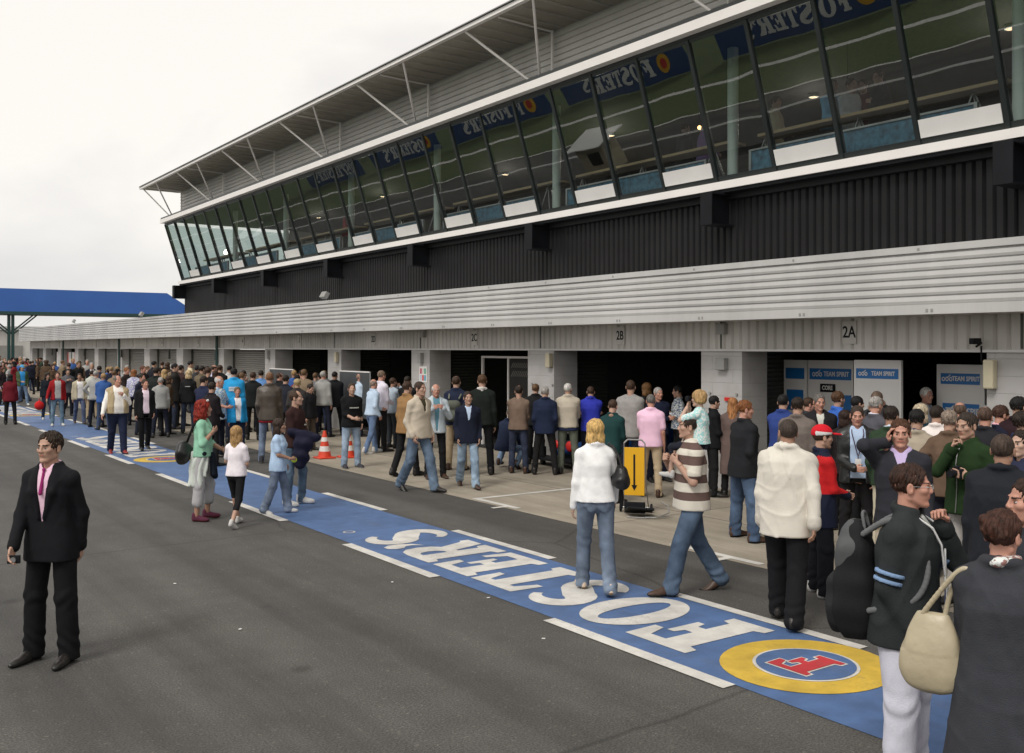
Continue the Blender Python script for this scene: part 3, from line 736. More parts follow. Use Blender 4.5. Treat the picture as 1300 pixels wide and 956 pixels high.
# yellow arrow sign on a trolley
x, y = gp(806, 652); a = math.atan2(-x, y)
tr = empty('sign_trolley', (x, y, 0), math.atan2(y, x)+R(90)+R(180)); tag(tr, 'yellow board with a black down arrow on a small folding wheeled trolley', 'trolley')
tr.rotation_euler[2] = math.atan2(-y, -x)+R(90)-R(8)
f_ = MB()
for s in (-1, 1): f_.path([(s*.18, .12, .07), (s*.16, -.02, .5), (s*.15, -.04, 1.02)], .009)
f_.path([(-.15, -.04, 1.02), (-.10, -.04, 1.07), (.10, -.04, 1.07), (.15, -.04, 1.02)], .012).tube((-.19, .12, .07), (.19, .12, .07), .014)
f_.build('frame', M_METAL, tr)
MB().box(-.145, .145, -.06, -.045, .27, .96).build('board', M_YEL, tr, bevel=.004)
MB().poly([(-.013, .86), (-.013, .42), (-.042, .42), (0, .34), (.042, .42), (.013, .42), (.013, .86)], 0, (), lambda p, q: (p, -.065, q)).build('arrow', M_BLACK, tr)
for s in (-1, 1): MB().tube((s*.21, .12, .065), (s*.235, .12, .065), .065, n=16).build('wheel', M_BLACK, tr)
MB().obox((.10, -.24, .10), (.38, .34, .03), Matrix.Rotation(R(-16), 3, 'X') @ Matrix.Rotation(R(15), 3, 'Z')).box(-.14, .16, -.10, -.06, .02, .18).build('load_plate', M_BLACK, tr, bevel=.008)
MB().path([(.2, -.40, .02), (.36, -.44, .03), (.52, -.3, .08), (.5, -.2, .16), (.38, -.1, .2)], .009).path([(-.05, -.42, .02), (.2, -.46, .02), (.52, -.3, .03)], .008).build('foot_bar', M_METAL, tr)

# racing car nose-out in garage 2B (seen between legs)
x, y = yat(716, 12.1)[0], 0
cy0 = yat(716, 12.6)[0]
car = empty('racing_car', (13.6, cy0-.35, 0)); tag(car, 'low open wheel racing car with red lamps glimpsed between legs in the garage doorway', 'racing car')
def ringbody(sec, name, mat):
    m = MB(); n = 12
    for (xx, w, zc, h) in sec:
        for i in range(n):
            t = 2*math.pi*i/n; m.v.append((xx, w*math.copysign(abs(math.cos(t))**.7, math.cos(t)), zc+h*math.copysign(abs(math.sin(t))**.7, math.sin(t))))
    for k in range(len(sec)-1):
        for i in range(n):
            j = (i+1) % n; m.f.append((k*n+i, k*n+j, (k+1)*n+j, (k+1)*n+i)); m.mi.append(0)
    return m.build(name, mat, car, smooth=True)
ringbody([(-1.5, .08, .28, .06), (-1.0, .15, .32, .10), (-.2, .26, .38, .18), (.5, .5, .38, .26), (1.4, .5, .42, .32), (2.2, .22, .45, .28), (2.8, .1, .4, .12)], 'body', M_BLUEB)
MB().box(-1.65, -1.2, -.7, .7, .12, .16).box(-1.65, -1.2, -.72, -.69, .08, .34).box(-1.65, -1.2, .69, .72, .08, .34).build('front_wing', M_BLACK, car)
MB().box(2.6, 3.0, -.5, .5, .82, .86).box(2.55, 3.0, -.52, -.5, .45, .92).box(2.55, 3.0, .5, .52, .45, .92).build('rear_wing', M_BLACK, car)
for (xx, yy) in ((-.75, -.68), (-.75, .68), (2.1, -.66), (2.1, .66)):
    w = MB().tube((xx, yy-.14, .3), (xx, yy+.14, .3), .3, n=24).build('wheel', M_BLACK, car, bevel=.03); MB().tube((xx, yy-.145, .3), (xx, yy+.145, .3), .15, n=16).build('rim', M_METAL, w)
MB().ball((-1.35, -.28, .42), (.04, .13, .11)).build('red_lamp', M_RED, car, smooth=True); MB().ball((-1.35, .18, .42), (.04, .12, .10)).build('red_lamp', M_RED, car, smooth=True)
for o in car.children_recursive: pass

# pit-wall timing huts behind the photographer (seen only in the window reflections)
for yy, lb in ((73, 'cream pit wall hut with a white sloping roof reflected in the farthest windows'), (32.5, 'cream pit wall hut with a white sloping roof reflected in the middle windows')):
    h = empty('timing_hut', (-2.6, yy, 0)); h.scale = (.75, .75, .75); tag(h, lb, 'hut')
    MB().box(-.7, .7, -1.1, 1.1, .9, 2.5).build('wall', M_CREAM, h); MB().box(.7, .72, -.7, .3, 1.3, 2.1).build('window', M_MULL, h)
    MB().extr([(-1.1, 2.9), (1.2, 2.5), (1.2, 2.56), (-1.1, 2.98)], -1.5, 1.5, closed=True).build('roof', M_WHITE, h)
    MB().box(-.6, -.5, -1, -.9, 0, .9).box(.5, .6, -1, -.9, 0, .9).box(-.6, -.5, .9, 1, 0, .9).box(.5, .6, .9, 1, 0, .9).build('legs', M_METAL, h)
w = MB().box(-3.9, -3.65, -40, 120, 0, 1.0).build('pit_wall', M_BLOCK); tag(w, 'low white pit wall separating the pit lane from the track', 'wall')
# added fill lights that brighten the suite, then its glowing ceiling lamps
for i_, (yy, xx) in enumerate(((8.5, 16.0), (13.2, 17.0), (18.5, 16.0), (24.5, 17.0), (30.5, 16.0), (37, 16.5))):
    o = empty('added_fill_light', (xx, yy, 7.66)); tag(o, 'added round fill light in the dark ceiling of the hospitality suite', 'lamp', 'added fill lights in the suite ceiling')
    MB().tube((0, 0, -.03), (0, 0, .03), .10, n=16).build('housing', M_COLM, o); MB().tube((0, 0, -.036), (0, 0, -.031), .08, n=16).build('lens', emit('suite_fill', (1, .75, .5), .6), o)
    pl_ = bpy.data.lights.new('suite_fill', 'POINT'); pl_.energy = 26; pl_.shadow_soft_size = .15; pl_.color = (1, .88, .74); po_ = bpy.data.objects.new('suite_fill', pl_); COL.objects.link(po_); po_.location = (xx, yy, 7.1)
for px, py, X in ((1240, 18, 15.5), (888, 162, 16), (1076, 148, 14.6)):
    dx, dy = ray(px); t = X/dx; z = zat(py, t)
    o = empty('ceiling_lamp', (X, dy*t, z)); tag(o, {1240: 'warm glowing ceiling lamp high in the rightmost suite windows', 888: 'small warm lamp glowing behind the middle suite windows', 1076: 'small pale lamp near the counter in the suite windows'}[px], 'lamp')
    MB().ball((0, 0, 0), .045).build('bulb', emit('warm_bulb', (1, .55, .2), 6), o); MB().tube((0, 0, .04), (0, 0, 7.7-z), .006).build('cord', M_BLACK, o)
# ------------------------------------------------------------------ figure sculpting: signed distance fields + surface nets
def V3(*a): return np.array(a, float)
def p_caps(a, b, ra, rb=None):
    rb = ra if rb is None else rb; a = V3(*a); b = V3(*b); r = max(ra, rb)
    lo = np.minimum(a, b)-r; hi = np.maximum(a, b)+r; ab = b-a; L = max(1e-9, ab.dot(ab))
    def f(X, Y, Z):
        t = np.clip(((X-a[0])*ab[0]+(Y-a[1])*ab[1]+(Z-a[2])*ab[2])/L, 0, 1)
        return np.sqrt((X-a[0]-t*ab[0])**2+(Y-a[1]-t*ab[1])**2+(Z-a[2]-t*ab[2])**2)-(ra+(rb-ra)*t)
    return lo, hi, f
def p_ell(c, r):
    c = V3(*c); r = V3(*r)
    def f(X, Y, Z):
        x = X-c[0]; y = Y-c[1]; z = Z-c[2]
        k0 = np.sqrt((x/r[0])**2+(y/r[1])**2+(z/r[2])**2); k1 = np.sqrt((x/r[0]**2)**2+(y/r[1]**2)**2+(z/r[2]**2)**2)+1e-9
        return k0*(k0-1)/k1
    return c-r, c+r, f
def smoothprof(zs, ws, ds, n=40):
    u = np.linspace(0, 1, n); s = np.linspace(0, 1, len(zs)); kf = np.array([1, 2, 3, 4, 3, 2, 1])/16.0
    def f(a):
        b = np.interp(u, s, a); e = np.concatenate([[b[0]]*3, b, [b[-1]]*3]); return np.convolve(e, kf, 'valid')
    return list(f(zs)), list(f(ws)), list(f(ds))
def crpath(pts, k=5):
    P_ = [np.array(p, float) for p in pts]; P_ = [2*P_[0]-P_[1]]+P_+[2*P_[-1]-P_[-2]]; o = []
    for i in range(1, len(P_)-2):
        a, b, c, d = P_[i-1:i+3]
        for j in range(k):
            t = j/k; o.append(.5*((2*b)+(c-a)*t+(2*a-5*b+4*c-d)*t*t+(3*b-a-3*c+d)*t**3))
    o.append(P_[-2]); return o
def strapmesh(name, paths, r, mat, parent):
    add = []
    for pts in paths:
        q = crpath(pts); add += [p_caps(a, b, r) for a, b in zip(q[:-1], q[1:])]
    v, q = field(add, .0065, .006); return link(name, mkmesh(name, [(v, q, 0)], [mat]), parent)
def p_prof(zs, ws, ds, cx, cy, px=2.5):
    """vertical profile solid: half widths ws, half depths ds at zs; centre cx(z), cy(z)"""
    zs = np.array(zs); ws = np.array(ws); ds = np.array(ds)
    cxs = np.array([cx(z) for z in zs]); cys = np.array([cy(z) for z in zs]); w = ws.max(); d = ds.max()
    lo = V3(cxs.min()-w, cys.min()-d, zs[0]); hi = V3(cxs.max()+w, cys.max()+d, zs[-1])
    def f(X, Y, Z):
        zz = Z[0, 0, :]; W = np.interp(zz, zs, ws)[None, None]; D = np.interp(zz, zs, ds)[None, None]
        A = np.abs(X-np.interp(zz, zs, cxs)[None, None])/W; B = np.abs(Y-np.interp(zz, zs, cys)[None, None])/D
        r = (A**px+B**px)**(1/px)
        q = (r-1)*np.minimum(W, D)
        return np.maximum(q, np.maximum(zs[0]-Z, Z-zs[-1]))
    return lo, hi, f
def field(add, vox, k=.02, sub=(), disp=None, cut=None, pad=None):
    pad = pad or (k+2.2*vox)
    lo = np.min([a[0] for a in add], 0)-2*vox-.006; hi = np.max([a[1] for a in add], 0)+2*vox+.006
    n = np.maximum(4, np.ceil((hi-lo)/vox).astype(int)+1)
    xs = lo[0]+np.arange(n[0])*vox; ys = lo[1]+np.arange(n[1])*vox; zs = lo[2]+np.arange(n[2])*vox
    Fd = np.full(n, .5, np.float64)
    def rng(a, b, m):
        i0 = np.maximum(0, np.floor((a-m-lo)/vox).astype(int)); i1 = np.minimum(n, np.ceil((b+m-lo)/vox).astype(int)+1); return i0, i1
    for (a, b, f) in add:
        i0, i1 = rng(a, b, pad)
        if (i1 <= i0).any(): continue
        s = tuple(slice(p, q) for p, q in zip(i0, i1))
        d = f(xs[s[0]][:, None, None], ys[s[1]][None, :, None], zs[s[2]][None, None, :])
        A = Fd[s]; h = np.clip(.5+.5*(A-d)/k, 0, 1); Fd[s] = A*(1-h)+d*h-k*h*(1-h)
    X = xs[:, None, None]; Y = ys[None, :, None]; Z = zs[None, None, :]
    if disp is not None: Fd = Fd+disp(X, Y, Z)
    for it in sub:
        (a, b, f) = it[:3]; i0, i1 = rng(a, b, .02)
        if (i1 <= i0).any(): continue
        s = tuple(slice(p, q) for p, q in zip(i0, i1))
        d = f(xs[s[0]][:, None, None], ys[s[1]][None, :, None], zs[s[2]][None, None, :])
        kk = it[3] if len(it) > 3 else .006
        A = Fd[s]; B = -d; h = np.clip(.5-.5*(A-B)/kk, 0, 1); Fd[s] = A*(1-h)+B*h+kk*h*(1-h)
    if cut is not None: Fd = np.maximum(Fd, cut(X, Y, Z)+0*Fd)
    return nets(Fd, lo, vox)
CORN = np.array([(i, j, k) for i in (0, 1) for j in (0, 1) for k in (0, 1)])
EDG = [(a, b) for a in range(8) for b in range(a+1, 8) if np.abs(CORN[a]-CORN[b]).sum() == 1]
def nets(Fd, lo, vox):
    Fd[0] = Fd[-1] = .5; Fd[:, 0] = Fd[:, -1] = .5; Fd[:, :, 0] = Fd[:, :, -1] = .5
    I = Fd < 0; n = Fd.shape
    cnt = np.zeros((n[0]-1, n[1]-1, n[2]-1), np.int8)
    for c in CORN: cnt += I[c[0]:n[0]-1+c[0], c[1]:n[1]-1+c[1], c[2]:n[2]-1+c[2]]
    mask = (cnt > 0) & (cnt < 8); idx = np.full(cnt.shape, -1, np.int64); m = np.nonzero(mask); nv = len(m[0]); idx[m] = np.arange(nv)
    if nv == 0: return np.zeros((0, 3)), np.zeros((0, 4), int)
    base = np.stack(m, 1); acc = np.zeros((nv, 3)); w = np.zeros(nv)
    fv = [Fd[base[:, 0]+c[0], base[:, 1]+c[1], base[:, 2]+c[2]] for c in CORN]
    for a, b in EDG:
        cr = (fv[a] < 0) != (fv[b] < 0); t = np.where(cr, fv[a]/np.where(cr, fv[a]-fv[b], 1), 0)
        acc += np.where(cr[:, None], CORN[a]+t[:, None]*(CORN[b]-CORN[a]), 0); w += cr
    V = (base+acc/w[:, None])*vox+lo
    Q = []
    for ax in range(3):
        s0 = [slice(0, None)]*3; s1 = [slice(0, None)]*3; s0[ax] = slice(0, -1); s1[ax] = slice(1, None)
        A = I[tuple(s0)]; B = I[tuple(s1)]; cr = np.argwhere(A != B); ins = A[tuple(cr.T)]
        o1, o2 = (ax+1) % 3, (ax+2) % 3
        ok = (cr[:, o1] > 0) & (cr[:, o2] > 0) & (cr[:, o1] < n[o1]-1) & (cr[:, o2] < n[o2]-1); cr = cr[ok]; ins = ins[ok]
        e1 = np.zeros(3, int); e1[o1] = 1; e2 = np.zeros(3, int); e2[o2] = 1
        q = [cr-e1-e2, cr-e2, cr, cr-e1]; q = np.stack([idx[tuple(c.T)] for c in q], 1)
        q[~ins] = q[~ins][:, ::-1]; Q.append(q)
    return V, np.concatenate(Q)
def mkmesh(name, parts, mats):
    """parts: list of (verts, quads, material index or array)"""
    off = 0; VV = []; QQ = []; MI = []
    for (v, q, mi) in parts:
        if len(q) == 0: continue
        VV.append(v); QQ.append(q+off); off += len(v)
        MI.append(np.full(len(q), mi, np.int32) if np.isscalar(mi) else mi.astype(np.int32))
    me = bpy.data.meshes.new(name); VV = np.concatenate(VV); QQ = np.concatenate(QQ); MI = np.concatenate(MI)
    me.vertices.add(len(VV)); me.vertices.foreach_set('co', VV.astype(np.float32).ravel())
    me.loops.add(len(QQ)*4); me.loops.foreach_set('vertex_index', QQ.astype(np.int32).ravel())
    me.polygons.add(len(QQ)); me.polygons.foreach_set('loop_start', np.arange(0, len(QQ)*4, 4, dtype=np.int32))
    for m in mats: me.materials.append(m)
    me.polygons.foreach_set('material_index', MI); me.polygons.foreach_set('use_smooth', np.ones(len(QQ), bool))
    me.update(calc_edges=True)
    return me
def link(name, me, parent=None):
    o = bpy.data.objects.new(name, me); COL.objects.link(o)
    if parent: o.parent = parent
    return o

# ---- cached canonical pieces
CACHE = {}
def head_piece(vox, fem):
    key = ('head', vox, fem)
    if key in CACHE: return CACHE[key]
    j = .9 if fem else 1
    add = [p_ell((0, .016, .032), (.075, .095, .088)), p_ell((0, -.022, -.036), (.058*j, .07, .084)), p_ell((0, -.074, -.096), (.022*j, .02, .021)),
           p_caps((.046*j, .005, -.062), (.02, -.06, -.094), .021, .017), p_caps((-.046*j, .005, -.062), (-.02, -.06, -.094), .021, .017),
           p_ell((.038, -.056, -.016), (.026, .028, .024)), p_ell((-.038, -.056, -.016), (.026, .028, .024)),
           p_caps((-.03, -.077, .025), (.03, -.077, .025), .012*(.8 if fem else 1)),
           p_caps((0, -.086, .018), (0, -.103, -.018), .0075, .0105), p_ell((.011, -.098, -.025), (.009, .01, .008)), p_ell((-.011, -.098, -.025), (.009, .01, .008)),
           p_ell((0, -.084, -.052), (.022, .012, .012)),
           p_caps((0, .016, -.05), (0, .020, -.155), .053*(.86 if fem else 1), .056*(.84 if fem else 1)), p_caps((.02, .012, -.18), (.065, .010, -.215), .032, .028), p_caps((-.02, .012, -.18), (-.065, .010, -.215), .032, .028)]
    sub = [p_ell((.031, -.101, .004), (.016, .017, .010))+(.010,), p_ell((-.031, -.101, .004), (.016, .017, .010))+(.010,), p_caps((-.02, -.100, -.0525), (.02, -.100, -.0525), .004)+(.005,)]
    v, q = field(add, vox, .013, sub)
    # materials: 0 skin 1 lip 2 white 3 iris 4 brow
    c = v[q].mean(1); mi = np.zeros(len(q), int)
    if vox < .011:
        lip = (np.abs(c[:, 0]) < .024) & (np.abs(c[:, 2]+.0525) < .0085-.006*np.abs(c[:, 0])/.024) & (c[:, 1] < -.075); mi[lip] = 1
    br = (np.abs(np.abs(c[:, 0])-.031) < .020) & (np.abs(c[:, 2]-.026-.05*np.abs(c[:, 0])+.0012) < (.003 if fem else .0042)) & (c[:, 1] < -.055); mi[br] = 4
    P = [(v, q, mi)]
    for s in (-1, 1):
        ev = max(vox*.7, .003)
        a, b = field([p_ell((s*.080, .012, -.006), (.009, .019, .032)), p_ell((s*.079, .008, -.026), (.009, .012, .014))], max(vox*.8, .004), .008, [p_ell((s*.089, .006, .0), (.006, .010, .018))+(.004,)]); P.append((a, b, 0))
        if vox < .012:
            a, b = field([p_ell((s*.031, -.0765, .003), (.0125, .0118, .0066))], .0026, .002); cc = a[b].mean(1)
            P.append((a, b, np.where((np.abs(cc[:, 0]-s*.031) < .0066) & (np.abs(cc[:, 2]-.003) < .0062) & (cc[:, 1] < -.08), 3, 2)))
    CACHE[key] = P; return P
def fnoise(X, Y, Z, s, ph=0):
    return (np.sin(s*X+1.7*np.sin(s*.7*Y+ph)+ph)*np.sin(s*1.1*Z+1.3*np.sin(s*.8*X+2*ph))+.6*np.sin(s*2.1*Y+1.9*np.sin(s*1.3*Z)+3*ph)*np.sin(s*1.9*X+ph))/1.6
def hair_piece(style, vox):
    key = ('hair', style, vox)
    if key in CACHE: return CACHE[key]
    amp = .004; sc = 70; ph = len(style)
    add = [p_ell((0, .022, .037), (.082, .099, .091))]
    face = [p_ell((0, -.102, -.022), (.073, .082, .106))+(.008,), p_ell((.083, -.012, -.045), (.026, .036, .055))+(.006,), p_ell((-.083, -.012, -.045), (.026, .036, .055))+(.006,)]
    sub = list(face); cut = lambda X, Y, Z: -.062-Z+.35*np.minimum(0, Y-.05)*-1
    if style == 'short': pass
    elif style == 'thick': add = [p_ell((0, .020, .038), (.082, .099, .092))]; amp = .008; sc = 75
    elif style == 'spiky': add = [p_ell((0, .02, .040), (.082, .100, .095))]; amp = .010; sc = 95
    elif style == 'crop': add = [p_ell((0, .018, .034), (.080, .099, .091))]; amp = .0015
    elif style == 'recede': sub += [p_ell((0, -.085, .10), (.075, .085, .07))+(.01,), p_ell((0, .045, .155), (.05, .05, .045))+(.01,)]; amp = .003
    elif style == 'bald': sub += [p_ell((0, -.01, .13), (.088, .115, .095))+(.01,)]; amp = .002; add = [p_ell((0, .019, .034), (.081, .099, .091))]
    elif style == 'bob':
        add = [p_ell((0, .020, .04), (.094, .108, .100)), p_ell((.045, .03, -.075), (.056, .065, .085)), p_ell((-.045, .03, -.075), (.056, .065, .085)), p_ell((0, .062, -.065), (.075, .05, .085))]
        sub = [p_ell((0, -.098, -.065), (.062, .08, .13))+(.01,)]; cut = None; amp = .006; sc = 60
    elif style == 'bowl':
        add = [p_ell((0, .014, .042), (.100, .112, .102)), p_ell((0, .025, -.02), (.094, .092, .065))]; sub = [p_ell((0, -.10, -.055), (.07, .072, .09))+(.01,)]; cut = lambda X, Y, Z: -.075-Z; amp = .005
    elif style == 'long':
        add = [p_ell((0, .020, .04), (.092, .108, .099)), p_ell((0, .068, -.12), (.088, .05, .20)), p_ell((.07, .02, -.09), (.032, .05, .12)), p_ell((-.07, .02, -.09), (.032, .05, .12)), p_ell((0, .09, -.24), (.075, .035, .10))]
        sub = [p_ell((0, -.10, -.06), (.066, .085, .13))+(.012,)]; cut = None; amp = .006; sc = 48
    elif style == 'curly':
        add = [p_ell((0, .03, .03), (.118, .120, .118)), p_ell((0, .075, -.09), (.125, .085, .13)), p_ell((.08, .03, -.08), (.06, .075, .11)), p_ell((-.08, .03, -.08), (.06, .075, .11)), p_ell((0, .10, -.18), (.11, .06, .07))]
        sub = [p_ell((0, -.115, -.03), (.075, .095, .12))+(.012,)]; cut = None; amp = .014; sc = 75
    elif style == 'bun':
        add = [p_ell((0, .022, .040), (.088, .103, .095)), p_ell((0, .115, .035), (.05, .042, .048)), p_ell((.03, .12, .07), (.03, .03, .03)), p_ell((-.035, .11, .0), (.03, .03, .03))]; amp = .007; sc = 80
    elif style == 'cap': pass
    def disp(X, Y, Z):
        th = np.arctan2(X, Y-.02)
        d = amp*.55*np.sin(th*26+3*np.sin(Z*30+ph)+Z*(18 if style in ('long', 'bob') else 40))+amp*.8*fnoise(X, Y, Z, sc, ph)
        return d+0*Z
    if style in ('long', 'bob', 'curly', 'bowl'): pass
    v, q = field(add, vox, .02, sub, disp, cut)
    CACHE[key] = (v, q); return v, q
def hand_piece(vox, mode):
    """canonical hand: +x thumb side, +y to the fingertips, +z back of the hand; wrist at origin"""
    key = ('hand', vox, mode)
    if key in CACHE: return CACHE[key]
    curl = {'relax': (22, 30), 'grip': (65, 70), 'flat': (8, 12)}[mode]
    add = [p_caps((0, -.05, 0), (0, .01, 0), .026, .024), p_ell((0, .048, 0), (.038, .047, .015)), p_ell((.020, .028, -.006), (.020, .030, .016))]
    L = (.040, .045, .042, .034)
    for i in range(4):
        x = .029-.0195*i; y = .088-.003*abs(i-1); a = R(curl[0]+3*i); b = a+R(curl[1])
        p0 = V3(x*.8, y-.03, 0); p1 = V3(x, y, 0); p2 = p1+L[i]*V3((x)*.15, math.cos(a), -math.sin(a)); p3 = p2+L[i]*.8*V3(0, math.cos(b), -math.sin(b))
        add += [p_caps(p0, p1, .0095), p_caps(p1, p2, .0092, .0085), p_caps(p2, p3, .0083, .0068)]
    t1 = V3(.030, .022, -.006); t2 = V3(.052, .05, -.016) if mode != 'grip' else V3(.045, .052, -.03); t3 = V3(.056, .082, -.022) if mode != 'grip' else V3(.025, .075, -.045)
    add += [p_caps(V3(.012, .005, 0), t1, .016, .014), p_caps(t1, t2, .0125, .0105), p_caps(t2, t3, .010, .008)]
    v, q = field(add, vox, .006); CACHE[key] = (v, q); return v, q
def shoe_piece(vox, kind):
    key = ('shoe', vox, kind)
    if key in CACHE: return CACHE[key]
    add = [p_ell((0, .035, .045), (.036, .05, .055)), p_ell((0, -.13, .030), (.044, .085, .034)), p_ell((0, -.05, .045), (.038, .09, .045)), p_caps((0, .03, .06), (0, .035, .11), .042, .045)]
    if kind == 'trainer': add += [p_ell((0, -.13, .038), (.047, .08, .036)), p_ell((0, -.03, .06), (.038, .06, .045))]
    if kind == 'smart': add += [p_ell((0, -.20, .024), (.030, .05, .024))]
    v, q = field(add, vox, .025, cut=lambda X, Y, Z: -Z)
    c = v[q].mean(1)[:, 2]; mi = np.where(c < (.022 if kind != 'trainer' else .028), 1, 0)
    CACHE[key] = (v, q, mi); return CACHE[key]

def xf(v, M):
    A = np.array(M)[:3, :3] if not isinstance(M, np.ndarray) else M[:3, :3]
    return v@A.T+(np.array(M)[:3, 3] if np.array(M).shape[0] == 4 else 0)

# ---- fabric and skin materials
def skinm(tone):
    key = 'skin_%d' % tone
    if key in MATS: return MATS[key]
    c = sk_col(tone)
    m = surf(key, c, .5, .10, 14, .10, 90, spec=.4)
    b = m.node_tree.nodes['Principled BSDF']; b.inputs['Subsurface Weight'].default_value = .12; b.inputs['Subsurface Radius'].default_value = (.012, .005, .003)
    return m
def cloth(col, kind='cloth'):
    key = '%s_%d_%d_%d' % ((kind,)+tuple(int(c*1000) for c in col))
    if key in MATS: return MATS[key]
    if kind == 'denim': m = surf(key, col, .85, .30, 7, .35, 160, spec=.2)
    elif kind == 'leather': m = surf(key, col, .38, .15, 9, .35, 70, spec=.5)
    elif kind == 'hair': m = surf(key, col, .55, .6, 60, .9, 150, spec=.3, stretch=(1, 1, .14))
    elif kind == 'knit': m = surf(key, col, .9, .12, 12, .5, 190, spec=.15)
    elif kind == 'check':
        m = surf(key, col, .85, .08, 8, .3, 160, spec=.15); nt = m.node_tree; b = nt.nodes['Principled BSDF']
        tc = N(nt, 'ShaderNodeTexCoord'); ck = N(nt, 'ShaderNodeTexVoronoi'); ck.inputs['Scale'].default_value = 70
        nt.links.new(tc.outputs['Object'], ck.inputs['Vector']); mx = N(nt, 'ShaderNodeMixRGB'); src = b.inputs['Base Color'].links[0].from_socket
        nt.links.new(src, mx.inputs[1]); mx.inputs[2].default_value = (.75, .78, .76, 1); r = N(nt, 'ShaderNodeValToRGB'); r.color_ramp.elements[0].position = .45; r.color_ramp.elements[1].position = .55
        nt.links.new(ck.outputs['Color'], r.inputs[0]); nt.links.new(r.outputs[0], mx.inputs[0]); nt.links.new(mx.outputs[0], b.inputs['Base Color'])
    else: m = surf(key, col, .82, .10, 6, .3, 140, spec=.2)
    if kind != 'hair':      # soft creases in the cloth
        nt = m.node_tree; b = nt.nodes['Principled BSDF']; tc = N(nt, 'ShaderNodeTexCoord'); mp = N(nt, 'ShaderNodeMapping'); mp.inputs['Scale'].default_value = (1, 1, .55)
        mp.inputs['Rotation'].default_value = (.3, .5, 0); nz = N(nt, 'ShaderNodeTexNoise'); nz.inputs['Scale'].default_value = 7.5; nz.inputs['Detail'].default_value = 3; nz.inputs['Distortion'].default_value = 1.6; nz.noise_type = 'RIDGED_MULTIFRACTAL'
        nt.links.new(tc.outputs['Object'], mp.inputs[0]); nt.links.new(mp.outputs[0], nz.inputs['Vector'])
        bp = N(nt, 'ShaderNodeBump'); bp.inputs['Strength'].default_value = {'denim': .5, 'leather': .55, 'knit': .25}.get(kind, .45); bp.inputs['Distance'].default_value = .012; bp.invert = True
        nt.links.new(nz.outputs['Fac'], bp.inputs['Height']); old = b.inputs['Normal'].links[0].from_socket; nt.links.new(old, bp.inputs['Normal']); nt.links.new(bp.outputs[0], b.inputs['Normal'])
    if kind == 'denim':     # worn lighter thighs come from the dye, in vertical fades
        nt = m.node_tree; b = nt.nodes['Principled BSDF']; src = b.inputs['Base Color'].links[0].from_socket; nz = N(nt, 'ShaderNodeTexNoise'); nz.inputs['Scale'].default_value = 3.2; nz.inputs['Detail'].default_value = 4
        tc = N(nt, 'ShaderNodeTexCoord'); nt.links.new(tc.outputs['Object'], nz.inputs['Vector']); rp = N(nt, 'ShaderNodeValToRGB'); rp.color_ramp.elements[0].position = .35; rp.color_ramp.elements[1].position = .7; rp.color_ramp.elements[0].color = (.72, .72, .74, 1); rp.color_ramp.elements[1].color = (1.35, 1.3, 1.25, 1)
        nt.links.new(nz.outputs['Fac'], rp.inputs[0]); mx = N(nt, 'ShaderNodeMixRGB', blend_type='MULTIPLY'); mx.inputs[0].default_value = 1; nt.links.new(src, mx.inputs[1]); nt.links.new(rp.outputs[0], mx.inputs[2]); nt.links.new(mx.outputs[0], b.inputs['Base Color'])
    return m
def striped(name, bands, axis_z=True, rest=(.1, .06, .05)):
    """horizontal bands by object height: list of (z, colour) from low to high"""
    if name in MATS: return MATS[name]
    m = surf(name, rest, .85, .08, 8, .3, 160, spec=.15); nt = m.node_tree; b = nt.nodes['Principled BSDF']
    tc = N(nt, 'ShaderNodeTexCoord'); sp = N(nt, 'ShaderNodeSeparateXYZ'); nt.links.new(tc.outputs['Object'], sp.inputs[0])
    mr = N(nt, 'ShaderNodeMapRange'); mr.inputs['From Min'].default_value = bands[0][0]; mr.inputs['From Max'].default_value = bands[-1][0]
    nt.links.new(sp.outputs[2], mr.inputs[0]); rp = N(nt, 'ShaderNodeValToRGB'); rp.color_ramp.interpolation = 'CONSTANT'
    z0 = bands[0][0]; dz = bands[-1][0]-z0
    el = rp.color_ramp.elements; el[0].position = 0; el[0].color = bands[0][1]+(1,); el[1].position = (bands[1][0]-z0)/dz; el[1].color = bands[1][1]+(1,)
    for z, c in bands[2:]: e = el.new(min(1, (z-z0)/dz)); e.color = c+(1,)
    nt.links.new(mr.outputs[0], rp.inputs[0]); nt.links.new(rp.outputs[0], b.inputs['Base Color'])
    return m

